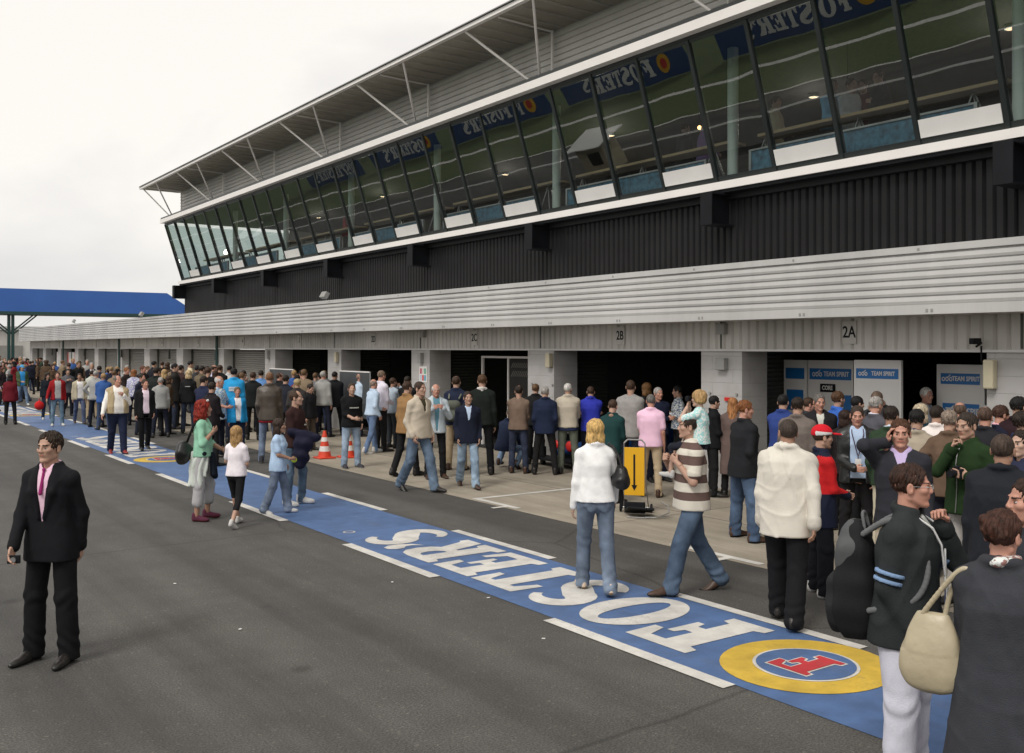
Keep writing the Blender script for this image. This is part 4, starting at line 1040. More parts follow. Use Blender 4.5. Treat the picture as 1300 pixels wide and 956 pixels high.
ARM = {'down': (.225, .03, .83), 'pocket': (.20, .07, .90), 'front': (.045, .26, 1.03), 'cross': (-.10, .20, 1.17), 'eye': (.055, .20, 1.50), 'phone': (.105, .03, 1.55),
       'chin': (.02, .17, 1.43), 'hip': (.20, .02, .98), 'back': (.06, -.17, .92), 'out': (.34, .14, .88), 'swf': (.24, .20, .86), 'swb': (.26, -.17, .84), 'point': (.10, .46, 1.20),
       'strap': (.10, .17, 1.30), 'legs': (.10, .22, 1.30), 'up': (.03, .22, 1.62), 'hold': (.16, .30, 1.08), 'knee': (.14, .36, .75), 'away': (.34, .20, .82), 'lift': (.16, .20, 1.20)}
def nrmz(v): return v/max(1e-9, np.linalg.norm(v))
def person(name_label, t, x, y, h, face, arms=('down', 'down'), legs='stand', top=None, bottom=None, shoes=('smart', (.02, .018, .016)), hair=('short', (.06, .035, .02)), skin=0,
           fem=False, build=1.0, head=(0, 0), lean=2, inner=None, extras=(), group=None, z=0.0, hs=1.0, hmode='relax', tie=None, handmode=(None, None), seed=0, body_yaw=None, cat='person', lod=None):
    S = h/1.75
    tt = lod or t
    rq = random.Random(seed*31+5)
    if t > 10 and seed < 400 and cat == 'person':
        if arms == ('front', 'front'): arms = rq.choice([('front', 'front'), ('cross', 'cross'), ('pocket', 'pocket'), ('down', 'front'), ('pocket', 'front'), ('hip', 'front'), ('down', 'down')])
        if tuple(head) == (0, 0): head = (rq.uniform(-22, 22), rq.uniform(0, 10))
        build = build*rq.uniform(.96, 1.05)
    if tt < 9: vh, vg, vd = .0055, .0105, .0042
    elif tt < 13: vh, vg, vd = .007, .013, .0055
    elif tt < 19: vh, vg, vd = .010, .018, .009
    elif tt < 28: vh, vg, vd = .013, .024, .013
    else: vh, vg, vd = .018, .032, .018
    rs = random.Random(seed*977+int(x*100)); ph = rs.uniform(0, 6)
    gb = build; sw = .150 if fem else .168
    # skeleton, facing -y, unit scale
    LEG = {'stand': ((2, 4, 4, 0), (1, 3, 5, 0)), 'contra': ((9, 14, 5, 0), (-2, 2, 4, 0)), 'walk': ((13, 5, 1, 0), (-9, 13, 1, 16)), 'walkr': ((-9, 13, 1, 16), (13, 5, 1, 0)), 'stride': ((19, 6, 1, 0), (-12, 20, 1, 26)),
           'strider': ((-12, 20, 1, 26), (19, 6, 1, 0)), 'wide': ((3, 3, 10, 0), (2, 3, 9, 0)), 'sit': ((80, 80, 14, -10), (80, 80, 14, -10)), 'crouch': ((95, 120, 14, 0), (78, 132, 14, 30)), 'close': ((1, 2, 0, 0), (-3, 3, 0, 8))}[legs]
    hipw = .095; feet = []; knees = []; hips = []
    for (th, kn, ab, fp), s in zip(LEG, (1, -1)):
        th, kn, ab = R(th), R(kn), R(ab)
        hp = V3(hipw*s, 0, 0); d1 = V3(math.sin(ab)*s, -math.sin(th)*math.cos(ab), -math.cos(th)*math.cos(ab)); d2 = V3(math.sin(ab)*s*.6, -math.sin(th-kn), -math.cos(th-kn))
        kne = hp+.43*nrmz(d1); an = kne+.42*nrmz(d2); hips.append(hp); knees.append(kne); feet.append((an, fp))
    low = min(f[0][2]-.085-(.12*math.sin(R(f[1])) if f[1] > 0 else 0) for f in feet)
    pz = -low if legs != 'sit' else 0.0
    for L in (hips, knees):
        for a in L: a[2] += pz
    for a, _ in feet: a[2] += pz
    tl = math.tan(R(lean)); cxf = lambda zz: 0.0
    cyf = lambda zz: -(zz-pz)*tl if zz > pz else 0.0
    LT = .52*math.cos(R(lean)) if lean > 15 else .52
    shz = pz+LT; shy = cyf(shz)+.01
    sh = [V3(s*sw, shy, shz-.062) for s in (1, -1)]
    arm_j = []
    for s, A, S_ in ((1, arms[0], sh[0]), (-1, arms[1], sh[1])):
        a = ARM[A] if isinstance(A, str) else A
        T = V3(a[0]*s, -a[1]+cyf(shz)*.6, a[2]+(pz-.935))
        v = T-S_; d = np.linalg.norm(v); l1, l2 = .285, .255
        if d > l1+l2-.006: T = S_+v/d*(l1+l2-.006); d = l1+l2-.006
        u = nrmz(T-S_); aa = (l1*l1-l2*l2+d*d)/(2*d); hh = math.sqrt(max(0, l1*l1-aa*aa))
        pole = V3(s*.55, .65, -.45); 
        if A in ('cross',): pole = V3(s*.5, .2, -1)
        if A in ('phone', 'chin', 'eye', 'up'): pole = V3(s*.7, -.1, -1)
        if A == 'hip': pole = V3(s*1, .7, 0)
        if A in ('down', 'pocket', 'away', 'out'): pole = V3(s*.25, 1, 0)
        if A == 'back': pole = V3(s*1, .35, 0)
        pole = nrmz(pole-u*pole.dot(u)); E = S_+u*aa+pole*hh; arm_j.append((S_, E, T))
    hc = V3(0, cyf(shz)*1.03-.012-(.03 if lean > 10 else 0), shz+.172+(0 if hs == 1 else .01))
    sc = lambda p: p
    # ---- body (continuous skin)
    def folds(A, fz=1.0):
        if vg > .026: return None
        def f(X, Y, Z):
            w = 1.1*np.sin(5.3*X+ph)+.9*np.sin(6.7*Y+2*ph)+.8*np.sin(4.3*Z+3*ph)+.5*np.sin(9*X-7*Z)
            e1 = .5+.5*np.sin(3.1*Z+2.3*X+ph); e2 = .5+.5*np.sin(4.1*X-3.7*Z+2*ph)
            a = (1-np.abs(np.sin(8.5*Z+5*X*math.cos(ph)+2.2*w)))**3*e1; b = (1-np.abs(np.sin(6.5*(.5*X-Z)+1.9*w+1)))**4*(1-e1*.6); c = (1-np.abs(np.sin(11*X+5*Y+1.5*w)))**3*e2
            return A*(.55-1.3*a-1.2*b-1.1*c)
        return f
    vb = vg if (t < 19 and (top.get('sleeve', 1) < .9 or bottom.get('cut', 0))) else max(.026, vg)
    if top.get('sleeve', 1) < .9 or bottom.get('cut', 0): vb = min(vb, .015 if t < 25 else .022)
    ba = [p_prof([pz-.10, pz+.0, pz+.12, pz+.3, pz+.42, shz-.03], [.12*gb, .13*gb, .115*gb, .13*gb, .12*gb, .06], [.08*gb, .085*gb, .08*gb, .085*gb, .07*gb, .04], cxf, cyf), p_caps((0, cyf(shz)-.005, shz-.03), (0, cyf(shz)-.005, shz+.06), .042)]
    for i, s in ((0, 1), (1, -1)):
        A, E, T = arm_j[i]; ba += [p_caps(A, E, .047*gb, .037), p_caps(E, T, .040, .027)]
        ba += [p_caps(hips[i], knees[i], .075*gb, .05), p_caps(knees[i]+V3(0, .012, -.04), feet[i][0], .052, .035)]
    v, q = field(ba, vb, .02); bodyp = [(v, q, 0)]
    hy, hp_ = R(head[0]), R(head[1])
    HM = Matrix.Translation(Vector(hc)) @ Matrix.Rotation(hy, 4, 'Z') @ Matrix.Rotation(hp_, 4, 'X') @ Matrix.Scale(hs*.955, 4)
    HMn = np.array(HM)
    for (a, b, mi) in head_piece(vh, fem): bodyp.append((xf(a, HMn), b, mi))
    hands = []
    for i, s in ((0, 1), (1, -1)):
        A, E, T = arm_j[i]; u = nrmz(T-E); hm = handmode[i] or hmode
        nm = arms[i] if isinstance(arms[i], str) else ''
        if nm in ('pocket',): u = nrmz(u+V3(-s*.2, -.1, -.5))
        if nm in ('front', 'legs', 'lift', 'hold', 'strap', 'knee'): u = nrmz(u*.6+V3(-s*.5, -.2, .15))
        if nm in ('phone',): u = nrmz(V3(-s*.15, -.15, 1))
        if nm in ('chin',): u = nrmz(V3(-s*.3, .2, 1))
        if nm in ('eye', 'up'): u = nrmz(V3(-s*.75, -.1, .6))
        th = V3(0, -1, 0) if abs(u[2]) > .75 else V3(0, 0, 1)
        th = nrmz(th-u*th.dot(u)); w = np.cross(th, u)
        if w.dot(V3(s, 0, 0)) < 0 and abs(u[2]) > .5: w = -w
        elif abs(u[2]) <= .5 and w.dot(V3(s*.5, -1, 0)) < 0: w = -w
        M = np.eye(4); hsz = .95 if not fem else .86
        M[:3, 0] = th*hsz; M[:3, 1] = u*hsz; M[:3, 2] = w*hsz; M[:3, 3] = T
        a, b = hand_piece(vd, hm); a = xf(a, M)
        if np.linalg.det(M[:3, :3]) < 0: b = b[:, ::-1]
        bodyp.append((a, b, 0)); hands.append((T, u, w, th))
    for P_ in bodyp: pass
    sk = skinm(skin); hcol = hair[1]
    mats = [sk, surf('lip_%d' % skin, tuple(c*f for c, f in zip(sk_col(skin), (.85, .55, .55))), .4, .05), surf('eye_white', (.42, .38, .35), .25, .02), surf('iris_dark', (.03, .022, .018), .2, .02), cloth(tuple(c*.7 for c in hcol) if hair[0] != 'none' else sk_col(skin), 'hair')]
    def scl(P): return [(a*S, b, m) for a, b, m in P]
    body = link('person', mkmesh('person_body', scl(bodyp), mats))
    # ---- lower garment
    if bottom:
        c = bottom.get('c', .016); kind = bottom.get('kind', 'cloth'); cutk = bottom.get('cut', 0)
        th, kr, cu = bottom.get('w', (.088, .066, .060))
        add = [p_prof([pz-.09, pz-.02, pz+.06, pz+.13], [(.145*gb+c*.3), (.155*gb+c*.3), (.144*gb), (.130*gb)], [.10*gb, .112*gb, .100*gb, .092*gb], cxf, cyf), p_ell((0, .022, pz-.02), (.132*gb, .105*gb, .10))]
        for i in (0, 1):
            an = feet[i][0]; kn = knees[i]; dn = nrmz(an-kn)
            if legs == 'sit' or cutk: en = kn+dn*(.42*cutk if cutk else .42)
            else: en = an+dn*.035
            add += [p_caps(hips[i]+V3(0, .01, -.02), kn, th*gb, kr), p_caps(kn, en, kr, cu)]
        dd = None
        if vg < .026:
            kz = [k_[2] for k_ in knees]
            def dd(X, Y, Z, kz=kz):
                g = .0022*(1-np.abs(np.sin(16*Z+5*np.sin(7*X+ph)+3*Y*9)))**2
                an = np.exp(-((Z-.16)/.09)**2)*.006*np.sin(62*Z+3*np.sin(20*X+ph)+3*np.sin(14*Y)); k2 = np.exp(-((Z-kz[0]+.02)/.08)**2)*.004*np.sin(55*Z+4*np.sin(18*X))
                hz = np.exp(-((Z-pz+.06)/.07)**2)*.004*np.sin(48*Z+40*np.abs(X))
                return -g+an+k2+hz
        if tt < 14 and kind == 'denim':
            for s in (1, -1): add.append(p_ell((s*.072*gb, .022+.098*gb, pz-.045), (.055, .016, .060)))
        v, q = field(add, vg, .025, disp=dd, cut=(lambda X, Y, Z: .028-Z) if legs != 'sit' else None)
        mt = bottom.get('mat') or cloth(bottom['col'], kind)
        link(bottom.get('name', 'trousers'), mkmesh('trousers', scl([(v, q, 0)]), [mt]), body)
    if bottom and bottom.get('stripe'):
        P_ = []
        for i, s in ((0, 1), (1, -1)):
            th_ = .095*gb; o = V3(s*.004, 0, 0); a_ = hips[i]+V3(s*th_, .01, 0); b_ = knees[i]+V3(s*.072, 0, 0); c_ = feet[i][0]+V3(s*.064, 0, .02)
            v, q = field([p_caps(a_, b_, .007), p_caps(b_, c_, .007)], .006, .004); P_.append((v, q, 0))
        link('side_stripe', mkmesh('side_stripe', scl(P_), [cloth((.7, .7, .7))]), body)
    # ---- upper garment(s)
    nb = pz+.50
    def upper(g, nm, shrink=0.0):
        c = g.get('c', .02)-shrink; hem = g.get('hem', .90)+(pz-.935 if hem_abs(g) else 0)
        hem = min(hem, pz+.12) if legs != 'sit' else pz-.02
        fl = g.get('flare', .010); sl = g.get('sleeve', 1)
        hw = (.156 if not fem else .166)*gb; belly = g.get('belly', 0)
        zs = [hem, pz-.0, pz+.12, pz+.24, pz+.36, pz+.455, shz+.005, shz+.045]
        ws = [hw+c+fl, hw+c, (.150 if not fem else .132)*gb+c+belly*.6, (.155 if not fem else .138)*gb+c+belly*.3, (.163 if not fem else .145)*gb+c, (.150 if not fem else .134)*gb+c*.8, .090+c*.6, .05+c*.5]
        ds = [.130*gb+c+fl, .128*gb+c, .114*gb+c+belly, .110*gb+c+belly*.5, (.118 if not fem else .124)*gb+c, .100*gb+c*.9, .070+c*.6, .045+c*.5]
        bw_ = (bottom or {}).get('w', (.088, 0, 0))[0]*gb+(0 if not shrink and nm not in ('shirt_',) else 0); mw = .107+bw_*.95+c*.45; md = bw_+.036+c*.6+(.02 if legs in ('walk', 'walkr', 'stride', 'strider') else 0)
        ws[0] = max(ws[0], mw); ws[1] = max(ws[1], mw-.004); ds[0] = max(ds[0], md); ds[1] = max(ds[1], md-.006); ws[2] = max(ws[2], mw-.022); ds[2] = max(ds[2], md-.02)
        if hem >= pz: zs = zs[:1]+zs[2:]; ws = ws[:1]+ws[2:]; ds = ds[:1]+ds[2:]
        if hem < pz-.25:
            pass
        add = [p_prof(zs, ws, ds, cxf, lambda zz: cyf(zz)-(belly*.4 if pz < zz < pz+.3 else 0)), p_caps((sw*.97, shy, shz-.062), (.045, shy, shz+.012), .056*gb+c*.6, .046+c*.5), p_caps((-sw*.97, shy, shz-.062), (-.045, shy, shz+.012), .056*gb+c*.6, .046+c*.5)]
        if fem and c < .03:
            for s in (1, -1): add.append(p_ell((s*.068, cyf(pz+.35)-.085, pz+.345), (.062, .06, .06)))
        if sl > 0:
            for i in (0, 1):
                A, E, T = arm_j[i]; r0 = .048*gb+c*.6; r1 = .040+c*.6; r2 = .031+c*.6
                if sl < .5:
                    E2 = A+(E-A)*sl*1.6; add.append(p_caps(A+(E-A)*.05, E2, r0+.004, r0+.006 if c > .012 else r0))
                elif sl < .8:
                    add += [p_caps(A, E, r0, r1), p_caps(E, E+(T-E)*.25, r1, r1)]
                else: add += [p_caps(A, E, r0, r1), p_caps(E, T-(T-E)*.02, r1, r2)]
        sub = [p_caps((0, shy-.018, shz+.045), (0, shy-.03, shz+.20), .055+(0 if g.get('collar') else .008), .06)+(.008,)]
        if g.get('scoop'): sub.append(p_ell((0, shy-.09, shz+.01), (.075, .07, .10))+(.01,))
        op = g.get('open')
        if g.get('lapel') and tt < 14:
            for s in (1, -1):
                add += [p_caps((s*.075, shy-.045, shz+.005), (s*.085, shy-.118*gb-.012, shz-.15), .018, .020), p_caps((s*.085, shy-.118*gb-.012, shz-.15), (s*.02, cyf(op[0])-.112*gb-c-.008, op[0]+.03), .020, .012)]
        if op:
            zlow, wl, wt = op; zl = zlow+(pz-.935)
            def fo(X, Y, Z):
                u = np.clip((Z-zl)/(shz+.03-zl), 0, 1); ww = wl+(wt-wl)*u
                return np.maximum(np.maximum(np.abs(X)-ww, Y-(np.where(Z > pz, -(Z-pz)*tl, 0)-.045)), zl-Z)+0*X
            sub.append((V3(-max(wl, wt)-.02, -.5, zl), V3(max(wl, wt)+.02, .0, shz+.1), fo, .008))
        if g.get('collar'):
            ch = g['collar']
            n = 14
            for i_ in range(n):
                a0 = R(-60+300*i_/n)-R(0); a1 = R(-60+300*(i_+1)/n)
                rr = .066+c*.3; f0 = lambda a: V3(rr*math.cos(a), shy-.002+rr*.95*math.sin(a), shz+.035+ch*.5+.012*math.sin(a))
                add.append(p_caps(f0(a0), f0(a1), .009+c*.2))
            add.append(p_caps((0, shy+.062, shz+.02), (0, shy+.058, shz+.05+ch), .012))
        hemz = hem
        dsp = folds(g.get('fold', .005 if c > .02 else .0035), .8)
        if g.get('cable'): pass
        ct = (lambda X, Y, Z: hemz-Z) if lean < 15 else None
        # keep sleeves below the hem
        def ctf(X, Y, Z):
            return np.minimum(np.maximum(hemz-Z, np.abs(X)-9), 1) if False else hemz-Z
        v, q = field(add, vg*(1 if t > 9 or c > .02 else .9), .028, sub, dsp, None)
        mt = g.get('mat') or cloth(g['col'], g.get('kind', 'cloth'))
        mats_ = [mt]; mi = np.zeros(len(q), int)
        if g.get('yoke'):
            cc = v[q].mean(1); mi[(cc[:, 2] > pz+g['yoke'][0]) & ((np.abs(cc[:, 0]) > .085) | (cc[:, 2] < pz+.36)) & (cc[:, 2] < pz+.52)] = 1; mats_.append(cloth(g['yoke'][1]))
        if g.get('lower'):
            cc = v[q].mean(1); mi[(cc[:, 2] < pz+g['lower'][0])] = 1; mats_.append(cloth(g['lower'][1]))
        if g.get('bodycol'):
            cc = v[q].mean(1); mi[(np.abs(cc[:, 0]) < .155) & (cc[:, 2] < shz-.0)] = 1; mats_.append(cloth(g['bodycol']))
        PQ = [(v, q, mi)]
        if tt < 20 and not g.get('mat') and sl >= .9 and c > .015:      # cuffs and hem band
            dk = cloth(tuple(k_*.82 for k_ in (g.get('lower') or (0, g['col']))[1]), g.get('kind', 'cloth')); mats_.append(dk); di = len(mats_)-1
            for i in (0, 1):
                A, E, T = arm_j[i]; a_ = T-(T-E)*.14; b_ = T-(T-E)*.015; cv, cq = field([p_caps(a_, b_, r2+.0045, r2+.0035)], max(.007, vg*.6), .004); PQ.append((cv, cq, di))
        link(nm, mkmesh(nm, scl(PQ), mats_), body)
        if tt < 16 and g.get('zip') and not op:
            m = MB(); pts = [(0, cyf(z_)-(np.interp(z_, zs, ds)+.006+(belly*.4 if pz < z_ < pz+.3 else 0)), z_) for z_ in np.linspace(hem+.02, shz-.02, 9)]; m.path(pts, .005, 5); o_ = m.build('zip', M_METAL if g['zip'] == 1 else M_BLACK, body); o_.data.transform(Matrix.Scale(S, 4))
    def hem_abs(g): return True
    if inner:
        if top.get('sleeve', 1) > .5: inner = dict(inner, sleeve=0, c=min(inner.get('c', .013), top.get('c', .02)-.013), flare=0 if top.get('open') else .004)
        upper(inner, inner.get('name', 'shirt'))
    upper(top, top.get('name', 'top'))
    if tie:
        v, q = field([p_caps((0, shy-.088, shz+.015), (0, shy-.135, shz-.16), .009, .014), p_ell((0, shy-.09, shz+.015), (.014, .012, .014))], .005, .006)
        link('tie', mkmesh('tie', scl([(v, q, 0)]), [cloth(tie)]), body)
    # ---- hair / cap
    if hair[0] != 'none':
        st = hair[0]
        if st == 'capped': st = 'crop'
        v, q = hair_piece(st, max(vh, .006)); link('hair', mkmesh('hair', scl([(xf(v, HMn), q, 0)]), [cloth(hcol, 'hair')]), body)
    for e in extras:
        if e[0] == 'cap':
            add = [p_ell((0, .016, .045), (.096, .112, .094))]; vv = max(vh, .006)
            v, q = field(add, vv, .01, disp=None, cut=lambda X, Y, Z: .028-Z-.15*Y)
            a, b = field([p_ell((0, -.13, .045), (.075, .085, .012))], vv, .01, [p_ell((0, -.02, .03), (.085, .09, .1))+(.004,)], cut=None)
            cc = v[q].mean(1); mi = np.zeros(len(q), int)
            if len(e) > 2: mi[(cc[:, 2] < .062) & (np.abs(cc[:, 0]) > .055)] = 1
            P_ = [(xf(v, HMn), q, mi), (xf(a, HMn), b, 0)]
            c2 = a[b].mean(1)
            if len(e) > 2: P_[1] = (xf(a, HMn), b, np.where((c2[:, 1] < -.185) , 1, 0))
            link('cap', mkmesh('cap', scl(P_), [cloth(e[1])]+([cloth(e[2])] if len(e) > 2 else [])), body)
        if e[0] == 'glasses':
            m = MB()
            for s in (-1, 1):
                pts = [(s*.031+.021*math.cos(a), -.108, .002+.015*math.sin(a)) for a in [2*math.pi*i/12 for i in range(13)]]; m.path(pts, .0014, 5)
                m.tube((s*.052, -.106, .006), (s*.078, .0, .008), .0015, n=5)
            m.tube((-.010, -.109, .006), (.010, -.109, .006), .0014, n=5)
            o = m.build('glasses', M_METAL, body); o.data.transform(Matrix.Scale(S, 4) @ HM)
        if e[0] == 'sunglasses_up':
            m = MB()
            for s in (-1, 1): m.ball((s*.05, -.045, .125), (.028, .014, .02))
            m.path([(-.05, -.06, .125), (0, -.066, .13), (.05, -.06, .125)], .004)
            o = m.build('sunglasses', M_BLACK if len(e) < 2 else M_WHITE, body, smooth=True); o.data.transform(Matrix.Scale(S, 4) @ HM)
        if e[0] == 'lanyard':
            yy = cyf(pz+.36)-.125*gb-top.get('c', .02)-.006
            m = MB(); w_ = .008
            for s in (-1, 1): m.path([(s*.062, shy-.01, shz+.052), (s*.066, yy+.045, shz-.03), (s*.045, yy+.005, shz-.12), (s*.006, yy-.004, pz+.24)], .0055, 6)
            m.tube((0, yy-.004, pz+.24), (0, yy-.004, pz+.20), .005)
            o = m.build('lanyard', cloth(e[1]), body); o.data.transform(Matrix.Scale(S, 4))
            m = MB().box(-.033, .033, yy-.012, yy-.006, pz+.09, pz+.20); m.cur = 1; m.box(-.026, .026, yy-.015, yy-.0125, pz+.10, pz+.175)
            o = m.build('pass_card', [cloth(e[2]), M_WHITE], body); o.data.transform(Matrix.Scale(S, 4))
        if e[0] == 'scarf':
            v, q = field([p_caps((.06, shy-.02, shz+.05), (-.06, shy-.02, shz+.05), .03), p_caps((.065, shy+.01, shz+.055), (0, shy+.07, shz+.06), .03), p_caps((-.065, shy+.01, shz+.055), (0, shy+.07, shz+.06), .03)], .008, .02, disp=lambda X, Y, Z: .006*np.sin(90*Z+30*X)+0*Y)
            link('scarf', mkmesh('scarf', scl([(v, q, 0)]), [cloth(e[1], 'check')]), body)
        if e[0] == 'armstripes':
            A, E, T = arm_j[0]; c_ = top.get('c', .02)
            for i_ in (0, 1):
                A, E, T = arm_j[i_]; P_ = []
                for f_ in (.70, .84):
                    a_ = A+(E-A)*f_; b_ = A+(E-A)*(f_+.07); r_ = .056*gb+c_*.8+(.045+c_*.75-.056*gb-c_*.8)*f_+.006
                    add = [p_caps(a_, b_, r_)]; dn = nrmz(E-A)
                    def ct(X, Y, Z, a_=a_, b_=b_, dn=dn):
                        return np.maximum((X-b_[0])*dn[0]+(Y-b_[1])*dn[1]+(Z-b_[2])*dn[2], -((X-a_[0])*dn[0]+(Y-a_[1])*dn[1]+(Z-a_[2])*dn[2]))
                    v, q = field(add, .006, .004, cut=ct); P_.append((v, q, 0))
                link('sleeve_stripes', mkmesh('sleeve_stripes', scl(P_), [cloth(e[1])]), body)
        if e[0] == 'waistjacket':
            add = [p_prof([pz-.42, pz-.2, pz+.0, pz+.07], [.20, .19, .175, .165], [.16, .15, .14, .135], cxf, lambda zz: .02)]
            v, q = field(add, vg, .02, [(V3(-.16, -.4, pz-.6), V3(.14, -.02, pz+.2), lambda X, Y, Z: np.maximum(np.abs(X+.01)-.07-(pz-Z)*.25, Y+.03)+0*Z, .01)], lambda X, Y, Z: .012*np.sin(np.arctan2(X, Y)*11+3*np.sin(Z*7))+.004*np.sin(Z*25+X*20))
            a, b = field([p_caps((-.17, -.07, pz+.05), (.17, -.07, pz+.05), .032), p_caps((.02, -.15, pz+.03), (.05, -.17, pz-.3), .035, .045), p_caps((-.02, -.15, pz+.03), (-.04, -.17, pz-.26), .035, .045)], vg, .02)
            link('tied_jacket', mkmesh('tied_jacket', scl([(v, q, 0), (a, b, 1)]), [cloth(e[1]), cloth(e[2])]), body)
        if e[0] == 'patch':   # small printed mark on chest or back: (col, side(-1 front, 1 back), x, z above pelvis, w, h)
            _, col, sd, px_, pz_, w_, h_ = e; d_ = (.128*gb+top.get('c', .02)+.004)
            v = []; 
            m = MB(); kx = 7
            for r_ in range(2 if h_ > .03 else 1):
                for i_ in range(kx):
                    a_ = -w_/2+w_*i_/kx; zz = pz+pz_-r_*h_*.6; yy = cyf(zz)+sd*d_*(1-((a_+px_)/.36)**2)
                    m.box(px_+a_, px_+a_+w_/kx*.72, yy-.004, yy+.004, zz, zz+h_*(.5 if h_ > .03 else 1))
            o = m.build('printed_mark', cloth(col), body); o.data.transform(Matrix.Scale(S, 4))
    # ---- shoes
    for i, s in ((0, 1), (1, -1)):
        an, fp = feet[i]; v, q, mi = shoe_piece(max(vg*.7, .007), shoes[0])
        M = Matrix.Translation(Vector((an[0], an[1], an[2]-.085))) @ Matrix.Rotation(R(s*8), 4, 'Z')
        if fp: 
            piv = Matrix.Translation((0, -.12, 0)); M = Matrix.Translation(Vector((an[0], an[1], an[2]-.085))) @ Matrix.Rotation(R(s*5), 4, 'Z') @ Matrix.Translation((0, .035, .085)) @ Matrix.Rotation(R(fp), 4, 'X') @ Matrix.Translation((0, -.035, -.085))
        k_ = 1.0 if not fem else .88
        vv = xf(v*k_, np.array(M)); vv[:, 2] = np.maximum(vv[:, 2], .001) if legs != 'sit' else vv[:, 2]
        sole = shoes[2] if len(shoes) > 2 else (.02, .02, .02)
        link('shoe', mkmesh('shoe', scl([(vv, q, mi)]), [cloth(shoes[1], 'leather' if shoes[0] == 'smart' else 'cloth'), cloth(sole)]), body)
    rz = math.atan2(-y, -x)+R(face)+math.pi/2
    body.location = (x, y, z); body.rotation_euler = (0, 0, rz)
    tag(body, name_label, cat, group)
    body_info = dict(o=body, hands=hands, S=S, pz=pz, shz=shz, shy=shy, sh=sh, hc=hc, M=Matrix.Translation((x, y, z)) @ Matrix.Rotation(rz, 4, 'Z') @ Matrix.Scale(S, 4), arm=arm_j, rz=rz, knees=knees)
    return body_info
def sk_col(t): return [(.46, .28, .205), (.52, .34, .26), (.37, .21, .145), (.52, .27, .20), (.28, .155, .10)][t]
# ------------------------------------------------------------------ the people
K = 1.12
def c3(r, g, b, k=K):
    m = (r+g+b)/3; s = .86
    return lin(m+(r-m)*s, m+(g-m)*s, m+(b-m)*s, min(k, K))
BLK = c3(26, 26, 28); NAVY = c3(28, 32, 48); JEAN = c3(78, 98, 125); DJEAN = c3(48, 64, 92); LJEAN = c3(128, 156, 186); CHAR = c3(52, 54, 58); KHAKI = c3(170, 150, 120); WHT = (.74, .73, .73)
BRN = (.055, .030, .018); DBR = (.022, .014, .010); BLD = (.52, .36, .16); GRY = (.36, .34, .32); WHH = (.60, .58, .55); GING = (.25, .10, .035); LBR = (.14, .08, .04); DGRY = (.14, .13, .12); HBLK = (.010, .009, .009)
REC = []; CNT = [0]
def A(label, px, yf=None, yt=None, t=None, h=None, face=0, **kw):
    if yf is not None: t = H*F/(yf-HY)
    if t is None: t = (H-h)*F/(yt-HY)
    if h is None: h = H-(yt-HY)*t/F
    x, y = gpt(px, t); CNT[0] += 1
    REC.append((x, y, t, label, h))
    return person(label, t, x, y, h, face, seed=CNT[0], **kw)
def tee(cl, **k): d = dict(col=cl, c=.014, hem=.88, sleeve=.45, name='t_shirt', kind='knit'); d.update(k); return d
def shirt(cl, **k): d = dict(col=cl, c=.013, hem=.90, sleeve=1, name='shirt', collar=.012); d.update(k); return d
def swt(cl, **k): d = dict(col=cl, c=.022, hem=.87, sleeve=1, name='jumper', kind='knit'); d.update(k); return d
def jkt(cl, **k): d = dict(col=cl, zip=1, c=.023, hem=.84, sleeve=1, name='jacket', collar=.03); d.update(k); return d
def blz(cl, **k): d = dict(col=cl, lapel=1, c=.022, hem=.78, sleeve=1, name='blazer', open=(.98, .012, .060), collar=.008, fold=.003); d.update(k); return d
def coat(cl, **k): d = dict(col=cl, c=.032, hem=.50, sleeve=1, flare=.03, name='coat', collar=.03); d.update(k); return d
def trs(cl, **k): d = dict(col=cl, c=.016); d.update(k); return d
def jns(cl=JEAN, **k):
    m_ = sum(cl)/3; cl = tuple(m_+(c_-m_)*.78 for c_ in cl); d = dict(col=cl, c=.016, kind='denim', name='jeans'); d.update(k); return d
SM = ('smart', (.015, .013, .012)); SB = ('smart', (.06, .03, .018)); TRW = ('trainer', (.55, .54, .52), (.6, .6, .6)); TRD = ('trainer', (.05, .05, .06), (.3, .3, .3))
RED = c3(170, 25, 30)
# --- foreground and middle distance
suit = A('dark suited man standing alone on the tarmac at the left holding a small camera', 66, 839, 547, face=-34, top=blz(c3(19, 20, 25), open=(1.08, .008, .055), c=.018), inner=shirt(c3(232, 190, 212), collar=.02), tie=c3(150, 30, 100), bottom=trs(c3(18, 18, 22), w=(.096, .078, .076)), arms=((.18, -.10, .86), (.15, .25, .86)), hair=('spiky', (.030, .018, .011)), shoes=SM, legs='stand', head=(-6, 0), skin=0, build=.94)
redw = A('woman with curly red hair in a mint green top, grey jacket tied at her waist', 257, 660, 508, face=75, fem=True, top=tee(c3(138, 196, 166), sleeve=.75, scoop=1, name='top', hem=.93), bottom=trs(c3(165, 165, 168), cut=.55, w=(.092, .078, .082)), hair=('curly', (.24, .022, .012)), skin=2, arms=('front', 'strap'), shoes=('trainer', c3(90, 40, 60), (.1, .02, .02)), extras=(('waistjacket', c3(196, 204, 196, 1.1), c3(20, 28, 38)), ('sunglasses_up', 1)), head=(8, 0), legs='contra')
girl = A('girl with long wavy blonde hair in a white t-shirt and black cropped leggings', 300, 668, 541, face=150, fem=True, hs=1.12, top=tee(c3(235, 225, 232, 1.1), hem=.90), bottom=trs(BLK, cut=.45, w=(.088, .062, .054), name='cropped_leggings'), hair=('long', (.40, .24, .10)), skin=0, arms=('legs', 'front'), shoes=TRW, legs='stride', head=(-15, -5), build=.95)
